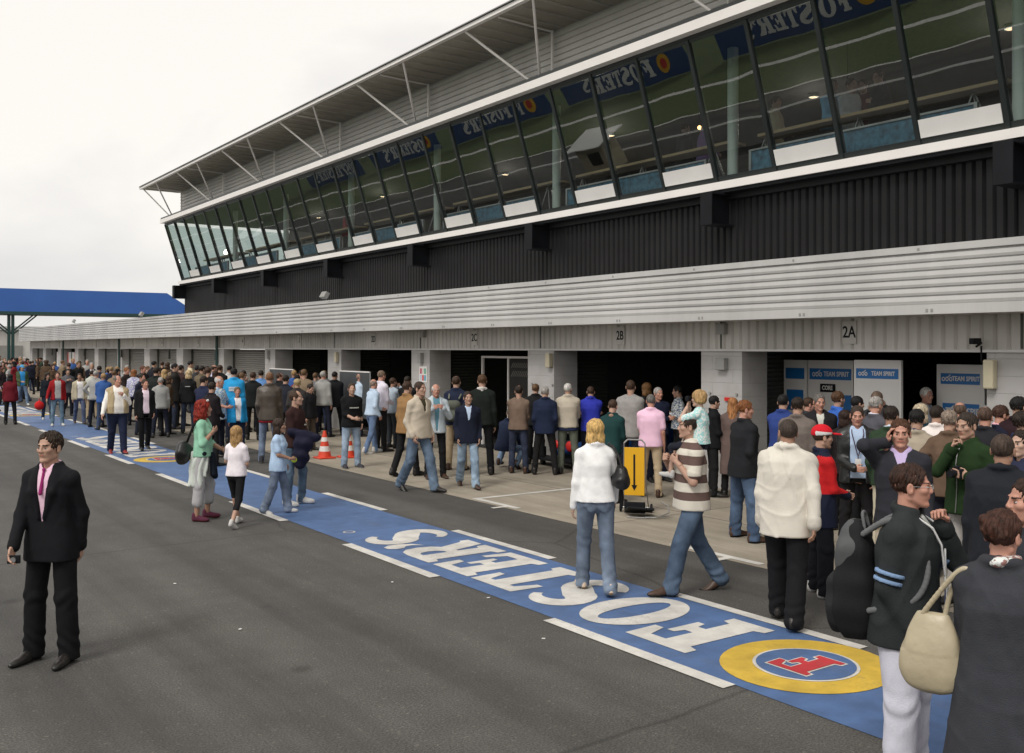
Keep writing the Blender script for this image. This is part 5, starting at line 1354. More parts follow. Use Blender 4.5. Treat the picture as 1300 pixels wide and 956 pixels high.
tgirl = A('dark haired girl in a pale blue t-shirt holding a yellow ball', 353, 652, 533, face=72, fem=True, hs=1.12, top=tee(c3(172, 200, 232), hem=.80), bottom=jns(c3(100, 120, 150), w=(.09, .078, .082)), hair=('long', (.035, .02, .014)), skin=2, arms=('front', 'front'), shoes=TRW, legs='walk', head=(5, 0))
brt = A('man in a dark brown t-shirt carrying a dark jacket over his arm', 374, 641, 495, face=60, top=tee(c3(56, 36, 34), sleeve=.5), bottom=jns(c3(74, 102, 128)), hair=('recede', BRN), skin=0, arms=('front', 'front'), shoes=TRW, legs='contra', extras=(('patch', (.6, .6, .55), -1, .06, .28, .07, .02),), head=(15, 0))
A('short haired woman in a bright blue jacket with clasped hands facing the camera', 301, 578, 491, face=12, fem=True, build=1.12, top=jkt(c3(20, 140, 205), open=(.80, .05, .07)), inner=tee(c3(225, 222, 225), name='t_shirt'), bottom=trs(c3(28, 42, 70)), hair=('thick', (.16, .12, .07)), skin=3, arms=('front', 'front'), shoes=TRD)
A('tall man in an olive brown jacket seen from behind, right of the blue jacket woman', 342, 588, 472, face=176, build=1.1, top=jkt(c3(66, 56, 46), kind='leather', hem=.82), inner=tee(c3(150, 30, 35), hem=.78, name='red_top', c=.03), bottom=jns(c3(96, 118, 150)), hair=('crop', (.20, .10, .05)), skin=0, shoes=TRD, arms=('pocket', 'down'), legs='contra', head=(0, 0))
blkt = A('man in a black t-shirt and pale jeans in front of the traffic cones', 446, 594, 486, face=22, build=1.1, top=tee(BLK, sleeve=.5, hem=.84, c=.02), bottom=jns(LJEAN, w=(.09, .07, .068)), hair=('crop', BRN), skin=0, arms=('front', 'front'), shoes=TRD, legs='stand', extras=(('patch', (.55, .55, .5), -1, 0, .30, .20, .025),), head=(-12, 0))
A('striding man in a beige zip jacket and blue jeans looking right', 532, 624, 482, face=42, build=1.05, top=jkt(c3(188, 175, 155), hem=.86, open=(1.26, .004, .05)), inner=swt(c3(66, 60, 44), c=.012, name='jumper'), bottom=jns(c3(84, 112, 142), w=(.095, .078, .076)), hair=('crop', (.045, .025, .015)), skin=0, arms=('pocket', 'pocket'), shoes=SM, legs='stride', head=(10, 0))
A('white haired older man in a pale grey jacket with hands raised in front', 553, 607, 487, face=12, build=1.05, top=jkt(c3(176, 188, 196, 1.2), open=(.88, .01, .06)), inner=shirt(c3(90, 140, 160)), bottom=trs(BLK), hair=('bald', WHH), skin=3, arms=('legs', 'legs'), shoes=SB)
A('man in a tan suede jacket walking behind the striding beige jacket man', 516, 605, 484, face=130, top=jkt(c3(150, 112, 70), kind='knit', hem=.80), bottom=trs(BLK), hair=('thick', BRN), arms=('down', 'down'), shoes=SM, legs='walkr')
A('young man in a navy zip jacket striding with hands in his pockets', 594, 619, 495, face=8, top=jkt(c3(24, 30, 48), hem=.82, open=(1.22, .005, .05)), inner=shirt(c3(180, 200, 228)), bottom=jns(c3(122, 154, 184), w=(.09, .074, .074)), hair=('thick', (.03, .017, .012)), arms=('pocket', 'pocket'), shoes=SB, legs='stride', head=(5, 0))
A('tall man in a black green jumper and black trousers with his back turned', 612, 603, 475, face=180, top=swt(c3(30, 36, 32), kind='knit'), bottom=trs(c3(20, 20, 24)), inner=shirt(c3(200, 195, 190), collar=.028), hair=('thick', (.09, .045, .02)), arms=('front', 'front'), shoes=SM)
bpk = A('man in a navy fleece wearing a grey green rucksack, back turned', 579, 597, 477, face=165, top=jkt(c3(28, 36, 60)), bottom=trs(KHAKI), hair=('recede', BRN), arms=('pocket', 'pocket'), shoes=SB)
A('man in a brown jumper and dark jeans leaning to look into the garage', 658, 601, 489, face=165, top=swt(c3(118, 98, 84)), bottom=jns(c3(44, 56, 84)), hair=('recede', DBR), arms=('front', 'front'), shoes=SB, head=(20, 0))
A('person in a black hooded top half hidden by the grey haired navy coat man', 680, t=20.2, yt=487, face=175, top=jkt(BLK, collar=.04), bottom=trs(BLK), hair=('thick', LBR), arms=('front', 'front'))
A('grey haired man in a navy waterproof coat and black trousers, back turned', 692, 603, 490, face=176, build=1.12, top=jkt(c3(26, 36, 62), hem=.82, collar=.05), bottom=trs(c3(30, 30, 32)), hair=('thick', GRY), arms=('pocket', 'pocket'), shoes=SM, legs='wide')
A('white haired man in a beige blouson and olive trousers, back turned', 721, 602, 486, face=172, build=1.1, top=jkt(c3(178, 168, 150), hem=.90), bottom=trs(c3(96, 102, 90)), inner=tee(c3(34, 44, 78), hem=.84, c=.028), hair=('crop', WHH), arms=('front', 'front'), shoes=SM, head=(-15, 0))
A('man in a royal blue anorak looking into the dark garage', 750, 600, 490, face=178, build=1.1, top=jkt(c3(40, 50, 175), collar=.05), bottom=trs(NAVY), hair=('crop', BRN), arms=('front', 'front'))
A('man crouching in blue jeans at the glazed garage door', 640, 596, None, h=1.70, face=150, top=jkt(c3(30, 40, 66)), bottom=jns(c3(96, 130, 170)), hair=('crop', DGRY), arms=('knee', 'knee'), legs='crouch', lean=24, shoes=SB)
A('stooping man in a dark green coat behind the blonde woman', 775, 638, 507, face=150, top=jkt(c3(22, 58, 58)), bottom=trs(BLK), hair=('crop', BRN), arms=('front', 'front'), lean=8, head=(10, 15))
A('tall man in a long grey knitted jumper with cropped hair, back turned', 800, 616, 482, face=160, build=1.08, top=swt(c3(146, 142, 140), hem=.80), bottom=trs(NAVY), hair=('crop', BRN), arms=('front', 'front'), head=(12, 0))
A('brown haired woman half hidden behind the tall grey jumper man', 821, 603, 486, face=-160, fem=True, top=swt(BLK), bottom=trs(BLK), hair=('bob', (.16, .08, .03)), arms=('front', 'front'))
A('man in a short sleeved pink shirt and khaki trousers, back turned', 826, 631, 500, face=172, build=1.14, top=tee(c3(232, 186, 212, 1.15), hem=.86, kind='cloth', name='shirt', collar=.015), bottom=trs(c3(186, 164, 132)), hair=('crop', DGRY), arms=('front', 'down'), shoes=SB, legs='contra', skin=3)
A('grey haired man in a navy jumper turned towards the camera behind the pink shirt', 835, 611, 491, face=25, build=1.1, top=swt(c3(30, 36, 58)), bottom=trs(NAVY), hair=('crop', GRY), arms=('front', 'front'), skin=3)
A('dark haired man in a blue check shirt beside the child riding on shoulders', 862, 603, 489, face=-75, top=shirt(c3(70, 90, 125), kind='check'), bottom=trs(BLK), hair=('thick', HBLK), arms=('lift', 'lift'))
stripe = striped('striped_polo_cloth', [(0, (.66, .62, .54)), (.925, (.13, .085, .075)), (1.005, (.66, .62, .54)), (1.09, (.13, .085, .075)), (1.17, (.66, .62, .54)), (1.27, (.13, .085, .075)), (1.36, (.66, .62, .54)), (1.42, (.13, .085, .075)), (1.475, (.66, .62, .54)), (1.7, (.66, .62, .54))])
sman = A('man in a brown and cream striped polo shirt carrying a child on his shoulders', 878, 753, 523, face=-72, build=1.06, top=tee(WHT, mat=stripe, hem=.84, c=.024, collar=.012), bottom=jns(c3(62, 88, 118), w=(.098, .08, .078)), hair=('thick', (.028, .016, .011)), arms=('strap', 'legs'), shoes=SB, legs='stride', head=(-12, 0), hmode='grip')
blon = A('blonde woman in a white ribbed jumper and blue jeans walking away with a black handbag', 756, 752, 532, face=190, fem=True, top=swt(c3(240, 236, 246, 1.1), c=.013, hem=.93, collar=.02, fold=.0025), bottom=jns(c3(92, 112, 138), w=(.098, .070, .072)), hair=('bob', (.62, .40, .15)), arms=('down', 'swf'), shoes=('trainer', (.62, .5, .4), (.2, .15, .1)), legs='walk', head=(0, 0))
A('dark haired person in black with a rucksack strap beside the white pillar', 905, 630, 502, face=100, top=jkt(c3(20, 22, 26)), bottom=trs(BLK), hair=('thick', HBLK), arms=('front', 'front'))
A('woman with long ginger hair and red collar in a grey brown coat, back turned', 930, 632, 505, face=170, fem=True, top=coat(c3(100, 82, 78), hem=.42), inner=swt(c3(170, 30, 35), c=.03, collar=.045, name='red_scarf'), bottom=trs(BLK), hair=('long', (.36, .16, .06)), arms=('front', 'front'))
A('ginger haired man in a black blazer and blue jeans looking right', 944, 686, 507, face=125, build=1.08, top=blz(c3(30, 32, 36), hem=.80, collar=.015), inner=shirt(c3(190, 180, 165), collar=.02), bottom=jns(c3(62, 92, 130), w=(.096, .078, .076)), hair=('thick', (.20, .075, .025)), arms=('front', 'pocket'), shoes=SB, legs='wide', skin=3)
A('balding man in a loose cream jacket and black trousers walking away', 999, 792, 531, face=168, build=1.1, top=jkt(c3(206, 200, 188), hem=.76, c=.040, flare=.012, collar=.04, fold=.012), bottom=trs(c3(20, 20, 24), w=(.10, .082, .08)), hair=('crop', (.05, .035, .028)), skin=2, arms=('down', 'swb'), shoes=SM, legs='walk', head=(30, 0))
A('boy in a red and white cap with a red and navy tracksuit', 1041, 755, 541, face=112, hs=1.03, top=jkt(c3(24, 30, 52), hem=.72, yoke=(.14, c3(205, 24, 28)), collar=.03), bottom=trs(c3(18, 20, 28), stripe=1, w=(.1, .082, .08)), hair=('capped', BRN), arms=('front', 'front'), shoes=TRW, extras=(('cap', c3(215, 20, 35), (.7, .7, .7)),), head=(0, 5))
A('man in a black leather jacket and pale blue shirt with a white neck pass', 1088, t=11.5, yt=514, face=4, build=1.15, top=jkt(c3(24, 26, 27), kind='leather', open=(.80, .085, .085), collar=.02), inner=shirt(c3(170, 192, 222), collar=.02), bottom=trs(BLK), hair=('crop', (.045, .03, .022)), arms=('pocket', 'front'), skin=3, extras=(('lanyard', c3(60, 20, 50), (.8, .8, .8)),), head=(0, 12))
phone = A('young man in a charcoal jumper and lilac shirt talking on a mobile phone', 1143, t=8.35, yt=531, face=2, build=1.12, top=swt(c3(48, 49, 56), open=(1.30, .0, .055)), inner=shirt(c3(190, 170, 215), collar=.022), bottom=trs(c3(190, 178, 155)), hair=('thick', (.075, .032, .016)), arms=('pocket', 'phone'), skin=3, head=(0, 3))
glass = A('man in glasses and a dark jumper with pale blue sleeve stripes wearing a rucksack', 1150, t=5.35, yt=587, face=78, build=1.18, top=swt(c3(46, 50, 52), c=.026, hem=.80, collar=.03, open=(1.25, .0, .04)), inner=tee(c3(190, 195, 190), name='t_shirt'), bottom=trs(c3(200, 200, 215), w=(.105, .085, .08)), hair=('thick', (.040, .018, .012)), arms=('chin', 'pocket'), handmode=('grip', None), skin=3, extras=(('glasses',), ('armstripes', c3(120, 150, 190)), ('lanyard', (.7, .7, .7), c3(60, 70, 100))), head=(14, 2), shoes=TRD)
grey = A('woman in a dark grey wool coat with pinned up brown hair, back to the camera', 1272, t=4.45, yt=648, face=170, fem=True, build=1.05, top=coat(c3(58, 60, 66), hem=.55, kind='knit', collar=.03, flare=.05), bottom=trs(BLK), hair=('bun', (.055, .022, .014)), arms=('front', 'front'), skin=3, extras=(('scarf', c3(150, 110, 105)),), head=(-18, 8))
A('young dark haired man cropped by the right edge looking left', 1312, t=4.95, yt=606, face=-62, top=jkt(c3(46, 48, 56)), bottom=trs(BLK), hair=('thick', (.035, .016, .010)), arms=('pocket', 'down'), skin=3, head=(0, 0))
A('balding man in a black coat seen from behind at the right edge', 1272, t=7.1, yt=550, face=165, build=1.15, top=coat(c3(30, 33, 40), hem=.70, collar=.035), bottom=trs(c3(80, 78, 84)), hair=('crop', (.06, .04, .03)), skin=2, arms=('down', 'pocket'))
grn = A('man in a dark green fleece with his hand to his mouth holding a black camera', 1230, t=9.1, yt=523, face=-38, build=1.1, top=jkt(c3(36, 58, 30), kind='knit', collar=.03), bottom=trs(c3(190, 186, 182)), hair=('thick', (.035, .024, .018)), arms=('lift', 'chin'), handmode=(None, 'grip'), skin=0, head=(0, 8))
A('curly grey haired woman in a brown suede jacket beside the green fleece man', 1205, t=10.2, yt=520, face=168, fem=True, build=1.05, top=jkt(c3(104, 82, 66), kind='knit', hem=.86), bottom=jns(NAVY), hair=('thick', (.24, .19, .15)), arms=('hip', 'front'))
A('person in a white and black sports top left of the curly grey haired woman', 1189, t=11.7, yt=514, face=160, top=jkt(c3(225, 215, 210), lower=(.20, c3(26, 20, 26))), bottom=trs(BLK), hair=('crop', DBR), arms=('front', 'front'))
A('bald man in a dark top standing right in front of the blue garage panel', 1218, t=12.6, yt=510, face=175, build=1.08, top=jkt(c3(34, 30, 34)), bottom=trs(BLK), hair=('bald', (.12, .08, .06)), skin=3, arms=('front', 'front'))
A('silver haired man in a grey suit jacket behind the leather jacket man', 1110, t=13.1, yt=503, face=130, top=blz(c3(82, 82, 90)), inner=shirt(c3(210, 210, 225), collar=.024), bottom=trs(CHAR), hair=('thick', GRY), skin=3, arms=('front', 'front'))
A('brown grey haired man right behind the silver haired man by the bright panel', 1113, t=14.3, yt=496, face=160, top=jkt(CHAR), bottom=trs(CHAR), hair=('crop', (.17, .12, .09)), arms=('eye', 'eye'))
A('dark haired man in a bottle green jumper and cream trousers, back turned', 1131, t=10.9, yt=515, face=165, build=1.1, top=swt(c3(46, 66, 46), collar=.015), inner=shirt(c3(190, 205, 220), collar=.03), bottom=trs(c3(200, 190, 165)), hair=('thick', DBR), arms=('front', 'front'), skin=2)
A('dark haired man in a beige jumper with a navy collar, back turned', 1163, t=10.6, yt=519, face=160, build=1.08, top=swt(c3(168, 156, 136), collar=.02), inner=shirt(c3(60, 60, 85), collar=.03), bottom=trs(KHAKI), hair=('thick', HBLK), arms=('front', 'front'))
A('pale haired woman partly hidden behind the beige jumper man', 1169, t=12.0, yt=513, face=175, fem=True, top=jkt(c3(40, 70, 84)), bottom=trs(BLK), hair=('bob', (.50, .42, .30)), arms=('front', 'front'))
A('silver haired man in a pale blue shirt in the black doorway between panels', 1174, t=14.6, yt=491, face=62, build=1.08, top=shirt(c3(165, 175, 190), c=.02), bottom=trs(CHAR), hair=('crop', WHH), skin=3, arms=('pocket', 'pocket'))
A('grey crew cut man in a black jacket glaring towards the camera', 1040, t=13.7, yt=499, face=8, build=1.15, top=jkt(c3(32, 30, 34), open=(1.2, .01, .05)), inner=tee(c3(200, 200, 190), name='t_shirt'), bottom=trs(BLK), hair=('crop', DGRY), skin=3, arms=('front', 'front'))
A('brown haired lad in a bright blue jacket beside the black CORE sign', 1062, t=14.2, yt=496, face=118, top=jkt(c3(50, 100, 200), collar=.02), bottom=jns(DJEAN), hair=('thick', (.09, .045, .022)), arms=('front', 'front'))
A('dark haired man in a grey tweed jacket behind the cream jacket man', 1012, t=12.7, yt=504, face=160, build=1.15, top=jkt(c3(112, 102, 96), kind='knit'), bottom=trs(CHAR), hair=('thick', DBR), arms=('front', 'front'))
A('dark haired man in a blue coat in front of the dark shutter', 993, t=14.0, yt=500, face=150, top=jkt(c3(38, 60, 130)), bottom=trs(BLK), hair=('crop', HBLK), arms=('front', 'front'))
A('red faced man glimpsed between the tweed jacket man and the crew cut man', 1025, t=14.9, yt=504, face=90, top=jkt(CHAR), bottom=trs(BLK), hair=('crop', BRN), skin=3, arms=('front', 'front'))
A('dark haired man in profile at the left edge of the bright white panel', 1086, t=13.9, yt=502, face=100, top=jkt(BLK), bottom=trs(BLK), hair=('crop', HBLK), arms=('eye', 'eye'))
A('woman with dark brown hair low down between the red cap and the leather jacket', 1072, t=12.9, yt=521, face=178, fem=True, top=jkt(c3(40, 34, 36)), bottom=trs(BLK), hair=('bob', (.030, .014, .010)), arms=('front', 'front'))
A('balding brown haired man right of the blue garage panel, back turned', 1249, t=11.0, yt=516, face=150, build=1.05, top=jkt(c3(36, 36, 42)), bottom=trs(BLK), hair=('recede', (.09, .055, .04)), skin=3, arms=('front', 'front'))
A('dark haired man with a pink collar at the base of the right pillar', 1268, t=11.6, yt=514, face=110, top=jkt(c3(26, 30, 50), collar=.01), inner=shirt(c3(230, 170, 185), collar=.03), bottom=trs(BLK), hair=('thick', (.06, .030, .020)), skin=3, arms=('front', 'front'))
A('tall man with thick black hair against the right pillar', 1292, t=11.4, yt=503, face=150, top=jkt(c3(44, 26, 32)), bottom=trs(BLK), hair=('thick', HBLK), arms=('front', 'front'))
A('dark haired woman in a blue jacket at the far right edge of the crowd', 1296, t=9.7, yt=521, face=140, fem=True, top=jkt(c3(38, 54, 96)), bottom=trs(BLK), hair=('thick', DBR), arms=('front', 'front'))
A('pale faced person peeping past the black coat man at the right edge', 1300, t=8.3, yt=545, face=-40, top=jkt(c3(40, 44, 70)), bottom=trs(BLK), hair=('thick', DBR), skin=1, arms=('front', 'front'))
# --- crowd left of the black t-shirt man
A('tall balding man in a white shirt behind the light blue shirt man', 483, 573, 470, face=120, build=1.1, top=shirt(c3(216, 210, 226), c=.022), bottom=trs(BLK), hair=('crop', (.2, .14, .1)), skin=3, arms=('front', 'front'))
A('bald man in a light blue shirt and blue jeans leaning with crossed feet', 472, 576, 481, face=120, top=shirt(c3(176, 198, 222), c=.02), bottom=jns(c3(86, 122, 172)), hair=('bald', (.3, .22, .18)), skin=3, arms=('front', 'pocket'), shoes=TRW, legs='walk', lean=5)
A('bald man in a pale blue shirt in front of the dark display board', 456, t=26.5, yt=474, face=110, top=shirt(c3(180, 200, 222)), bottom=trs(NAVY), hair=('bald', (.3, .2, .15)), skin=3, arms=('front', 'front'))
A('man in a pale blue grey jumper raising a camera to his face', 498, 569, 479, face=125, build=1.05, top=swt(c3(158, 172, 186)), bottom=trs(c3(46, 50, 56)), hair=('crop', BRN), skin=2, arms=('eye', 'eye'), shoes=SM)
A('man in a black jacket with a white collar under the strip light', 517, 572, 477, face=160, top=jkt(BLK), bottom=trs(BLK), hair=('crop', DBR), arms=('front', 'front'))
A('man in a black suit with a shaved dark head beside the display board', 425, 553, 471, face=172, build=1.1, top=blz(c3(22, 24, 28)), bottom=trs(c3(20, 20, 24)), hair=('crop', HBLK), skin=4, arms=('front', 'front'), shoes=SM, legs='wide')
A('man in an olive jacket and dark blue jeans with a dark cap', 408, 551, 474, face=165, top=jkt(c3(66, 58, 44)), bottom=jns(c3(40, 58, 90)), hair=('crop', HBLK), extras=(('cap', BLK),), arms=('front', 'front'), shoes=SM)
A('young man in a black top looking down, right of the brown t-shirt man', 393, 572, 487, face=50, top=jkt(BLK), bottom=trs(c3(86, 74, 62)), hair=('crop', DBR), arms=('front', 'front'), head=(0, 22), shoes=SM)
A('fair haired person with a beige hat between the dark coated men', 377, t=23, yt=481, face=170, top=jkt(c3(56, 52, 50)), bottom=trs(BLK), hair=('crop', BLD), extras=(('cap', c3(160, 140, 100)),), arms=('front', 'front'))
A('dark haired man in a navy coat with a pale grey collar, back turned', 362, t=23.6, yt=476, face=140, build=1.05, top=jkt(c3(34, 36, 48)), bottom=trs(BLK), hair=('thick', DBR), arms=('front', 'front'))
A('balding man at the left display board beside the dark haired navy coat man', 354, t=26.5, yt=473, face=120, top=jkt(BLK), bottom=trs(BLK), hair=('recede', BRN), skin=3, arms=('front', 'front'))
A('dark haired man in a mid blue shirt behind the tall olive jacket man', 331, t=28, yt=470, face=175, top=shirt(c3(92, 142, 205), c=.02), bottom=trs(NAVY), hair=('thick', DBR), arms=('front', 'front'))
A('brown haired man in a black jacket left of the mid blue shirt', 321, t=25.5, yt=472, face=165, top=jkt(c3(24, 28, 28)), bottom=trs(BLK), hair=('thick', BRN), arms=('front', 'front'))
A('man in a grey olive jacket behind the sky blue emblem jacket', 309, t=28.5, yt=470, face=160, top=jkt(c3(104, 100, 84)), bottom=trs(CHAR), hair=('thick', DBR), arms=('front', 'front'))
A('person in a sky blue jacket with a white printed emblem across the back', 297, t=24.6, yt=467, face=172, build=1.15, top=jkt(c3(28, 150, 215)), bottom=trs(NAVY), hair=('thick', HBLK), arms=('front', 'front'), extras=(('patch', (.75, .78, .8), 1, 0, .34, .2, .09),))
A('bald man in a pale blue check shirt stretching out his forearms', 277, t=21.7, yt=477, face=62, build=1.15, top=tee(c3(80, 150, 205), kind='check', hem=.80, name='shirt'), bottom=trs(NAVY), hair=('bald', WHH), skin=3, arms=('hold', 'hold'))
A('man in a black top directly behind the red haired woman', 268, t=19.9, yt=485, face=130, top=jkt(c3(30, 24, 28)), bottom=trs(BLK), hair=('thick', DBR), arms=('front', 'front'))
A('dark haired man in a navy suit close behind the red haired woman', 258, t=22.2, yt=477, face=140, top=blz(c3(32, 38, 66)), bottom=trs(NAVY), hair=('thick', DBR), arms=('front', 'front'))
A('black haired man in a white top between the shutters and the sky blue emblem jacket', 291, t=31, yt=464, face=150, top=jkt(c3(190, 190, 190)), bottom=trs(BLK), hair=('thick', HBLK), arms=('front', 'front'))
A('brown haired man in a black jacket before the closed shutter', 279, t=30, yt=463, face=150, top=jkt(BLK), bottom=trs(BLK), hair=('thick', BRN), arms=('front', 'front'))
A('bald man in a lilac shirt before the closed shutter', 271, t=31.8, yt=463, face=120, top=shirt(c3(190, 190, 215), c=.02), bottom=trs(NAVY), hair=('bald', BRN), skin=3, arms=('front', 'front'))
A('dark haired man in an olive jacket behind the navy suit man', 256, t=29, yt=464, face=140, build=1.1, top=jkt(c3(104, 92, 72)), bottom=trs(CHAR), hair=('thick', DBR), arms=('front', 'front'))
A('dark haired man in a cream shirt looking right above the crowd', 241, t=36, yt=458, face=100, top=shirt(c3(210, 195, 160), c=.025), bottom=trs(CHAR), hair=('thick', HBLK), arms=('front', 'front'))
A('blond haired person in a black jacket with a white shoulder mark', 239, t=27.5, yt=470, face=172, fem=True, top=jkt(BLK), bottom=jns(DJEAN), hair=('bob', (.5, .38, .22)), arms=('front', 'front'), extras=(('patch', (.6, .6, .6), 1, 0, .36, .14, .02),))
A('tall black haired man in a long dark coat with folded arms', 221, 545, 461, face=95, build=1.1, top=coat(c3(36, 34, 32), hem=.72), bottom=jns(c3(34, 44, 66)), hair=('thick', HBLK), arms=('cross', 'cross'), shoes=SM)
A('dark haired person just behind the tall long coated man', 229, t=30, yt=463, face=130, top=jkt(c3(60, 40, 38)), bottom=trs(BLK), hair=('thick', DBR), arms=('front', 'front'))
A('fair haired woman in black left of the tall long coated man', 209, t=29, yt=469, face=-170, fem=True, top=jkt(BLK), bottom=trs(BLK), hair=('long', (.45, .30, .14)), arms=('front', 'front'))
A('tall person in a large dark green coat behind the man with the open white collar', 198, t=26.6, yt=466, face=150, build=1.25, top=coat(c3(28, 34, 32), hem=.6), bottom=trs(BLK), hair=('thick', DBR), arms=('front', 'front'))
A('black haired man in a dark jacket against the white pillar, above the crowd', 195, t=36, yt=458, face=130, top=jkt(c3(28, 28, 38)), bottom=trs(BLK), hair=('thick', HBLK), arms=('front', 'front'))
A('stout man in a beige waistcoat and white shirt striding towards the camera', 149, 576, 476, face=10, build=1.26, top=dict(col=c3(176, 156, 120), c=.034, hem=.90, sleeve=0, name='waistcoat', open=(.80, .09, .09), belly=.03, kind='cloth'), inner=shirt(c3(232, 228, 222, 1.15), c=.024, belly=.03, collar=.02), bottom=trs(c3(28, 36, 62), w=(.10, .08, .07)), hair=('recede', DGRY), skin=3, arms=('strap', 'out'), shoes=('smart', c3(140, 40, 40)), legs='walk', head=(22, 0))
A('man in a black jacket and open white shirt walking beside the beige waistcoat man', 184, 571, 481, face=12, top=blz(c3(24, 24, 26), open=(.80, .06, .065)), inner=shirt(c3(225, 205, 220), collar=.03), bottom=trs(c3(20, 20, 24)), hair=('thick', BRN), skin=3, arms=('pocket', 'down'), shoes=SM, legs='walkr', head=(15, 0))
A('man in an open bright red jacket, grey t-shirt and white trainers', 73, 541, 472, face=8, build=1.1, top=jkt(c3(168, 22, 28), open=(.80, .08, .085), yoke=(.0, c3(150, 18, 24))), inner=tee(c3(168, 168, 165)), bottom=jns(c3(88, 124, 148)), hair=('crop', BRN), skin=3, shoes=TRW, arms=('down', 'out'), legs='stand')
A('man in an open sand coloured jacket over a white t-shirt and jeans', 101, 538, 473, face=8, top=jkt(c3(176, 166, 140), open=(.80, .07, .09)), inner=tee(c3(228, 226, 224)), bottom=jns(c3(74, 92, 132)), hair=('thick', BRN), skin=2, arms=('pocket', 'down'), legs='stride', shoes=SB)
wbag = A('dark haired woman in black carrying a round red bag', 60, 533, 473, face=10, fem=True, top=swt(c3(28, 34, 42)), bottom=jns(c3(50, 66, 90)), hair=('long', DBR), arms=('down', 'down'), legs='walk', shoes=TRW)
A('person in a blue bobble hat, green jacket and bright blue top facing the camera', 28, 515, 463, face=8, build=1.1, top=jkt(c3(66, 84, 54), open=(.80, .07, .09)), inner=tee(c3(40, 140, 210)), bottom=jns(c3(98, 132, 168)), hair=('short', BRN), extras=(('cap', c3(70, 160, 215)),), arms=('pocket', 'front'), shoes=TRW, legs='wide')
A('dark haired woman in a maroon jacket and black trousers with her back to the camera', 13, 539, 475, face=172, fem=True, build=1.1, top=jkt(c3(104, 18, 30), hem=.80, fold=.004), bottom=trs(BLK), hair=('bob', HBLK), arms=('down', 'down'), shoes=SM)
A('person in a lilac sleeve cropped by the left edge', -7, 522, None, h=1.66, face=90, top=shirt(c3(205, 190, 225), c=.02), bottom=trs(BLK), hair=('thick', DBR), arms=('swf', 'swf'))
A('auburn haired woman in dark clothes at the left edge of the crowd', 3, 514, 466, face=60, fem=True, top=jkt(c3(36, 26, 30)), bottom=trs(BLK), hair=('long', (.10, .035, .02)), arms=('front', 'front'))
A('dark haired man in a navy blue jacket and black trousers facing the garages', 126, 530, 464, face=165, build=1.1, top=jkt(c3(38, 48, 84)), bottom=trs(BLK), hair=('thick', DBR), arms=('front', 'front'), shoes=SM)
A('sandy haired person in a navy team jacket with white print across the back', 141, 531, 465, face=172, top=jkt(c3(26, 32, 52)), bottom=trs(BLK), hair=('thick', (.30, .20, .10)), arms=('front', 'front'), extras=(('patch', (.6, .55, .4), 1, 0, .3, .3, .02),))
A('grey haired man in a black suit left of the navy blue jacket', 116, 519, 460, face=20, top=blz(c3(26, 28, 36)), inner=shirt(c3(200, 200, 210)), bottom=trs(BLK), hair=('crop', GRY), arms=('front', 'front'))
A('light brown haired man in a black coat looking down by the second white pillar', 99, 513, 459, face=30, top=jkt(BLK), bottom=trs(BLK), hair=('thick', LBR), arms=('front', 'front'))
A('person in a light cream jacket holding a bag behind the navy blue jacket', 117, 532, 470, face=180, fem=True, top=coat(c3(190, 192, 180), hem=.7), bottom=trs(KHAKI), hair=('thick', DBR), arms=('front', 'front'))
A('ginger haired person behind the beige waistcoat man looking right', 160, 536, 466, face=60, top=jkt(c3(44, 36, 34)), bottom=trs(KHAKI), hair=('thick', GING), skin=3, arms=('front', 'front'))
A('woman in a lilac patterned top between the waistcoat man and the black jacket man', 170, 540, 469, face=160, fem=True, top=shirt(c3(120, 110, 180), kind='check', c=.02), bottom=trs(NAVY), hair=('bob', GING), arms=('front', 'front'))
A('brown haired man with a red face left of the tall green coated person', 181, 534, 464, face=40, top=jkt(c3(34, 30, 34)), bottom=trs(BLK), hair=('thick', (.12, .05, .03)), skin=3, arms=('front', 'front'))
A('man in a striped grey top with a rucksack walking between the red and sand jackets', 86, 528, 468, face=20, top=jkt(c3(90, 90, 96)), bottom=jns(NAVY), hair=('thick', DBR), arms=('strap', 'strap'))
print('near people', CNT[0])
for r_ in REC:
    if len(r_[3].split()) > 16: print('LONG', len(r_[3].split()), r_[3])
for i in range(len(REC)):
    for j in range(i):
        d = math.hypot(REC[i][0]-REC[j][0], REC[i][1]-REC[j][1])
        if d < .34: print('CLOSE %.2f | %s | %s' % (d, REC[i][3][:50], REC[j][3][:50]))
for r in REC:
    if not (1.5 < r[4] < 1.93): print('HEIGHT %.2f %s' % (r[4], r[3][:50]))
# --- child on the shoulders
S_ = sman['S']; M = sman['M']; zc = (sman['shz']+.02)*S_+.0
bx = sman['M'] @ Vector((0, .09, 0))
dxy = (bx.x, bx.y)
chl = person('blond child in a pale green check shirt riding on the striped shirt man', 11, dxy[0], dxy[1], 1.06, -110, fem=True, hs=1.14, top=tee(c3(150, 205, 205), kind='check', hem=.8, c=.02), bottom=jns(NAVY, cut=.25, w=(.08, .06, .055)), hair=('bowl', (.42, .27, .12)), skin=1, arms=('eye', 'eye'), shoes=TRW, legs='sit', z=zc, seed=999)
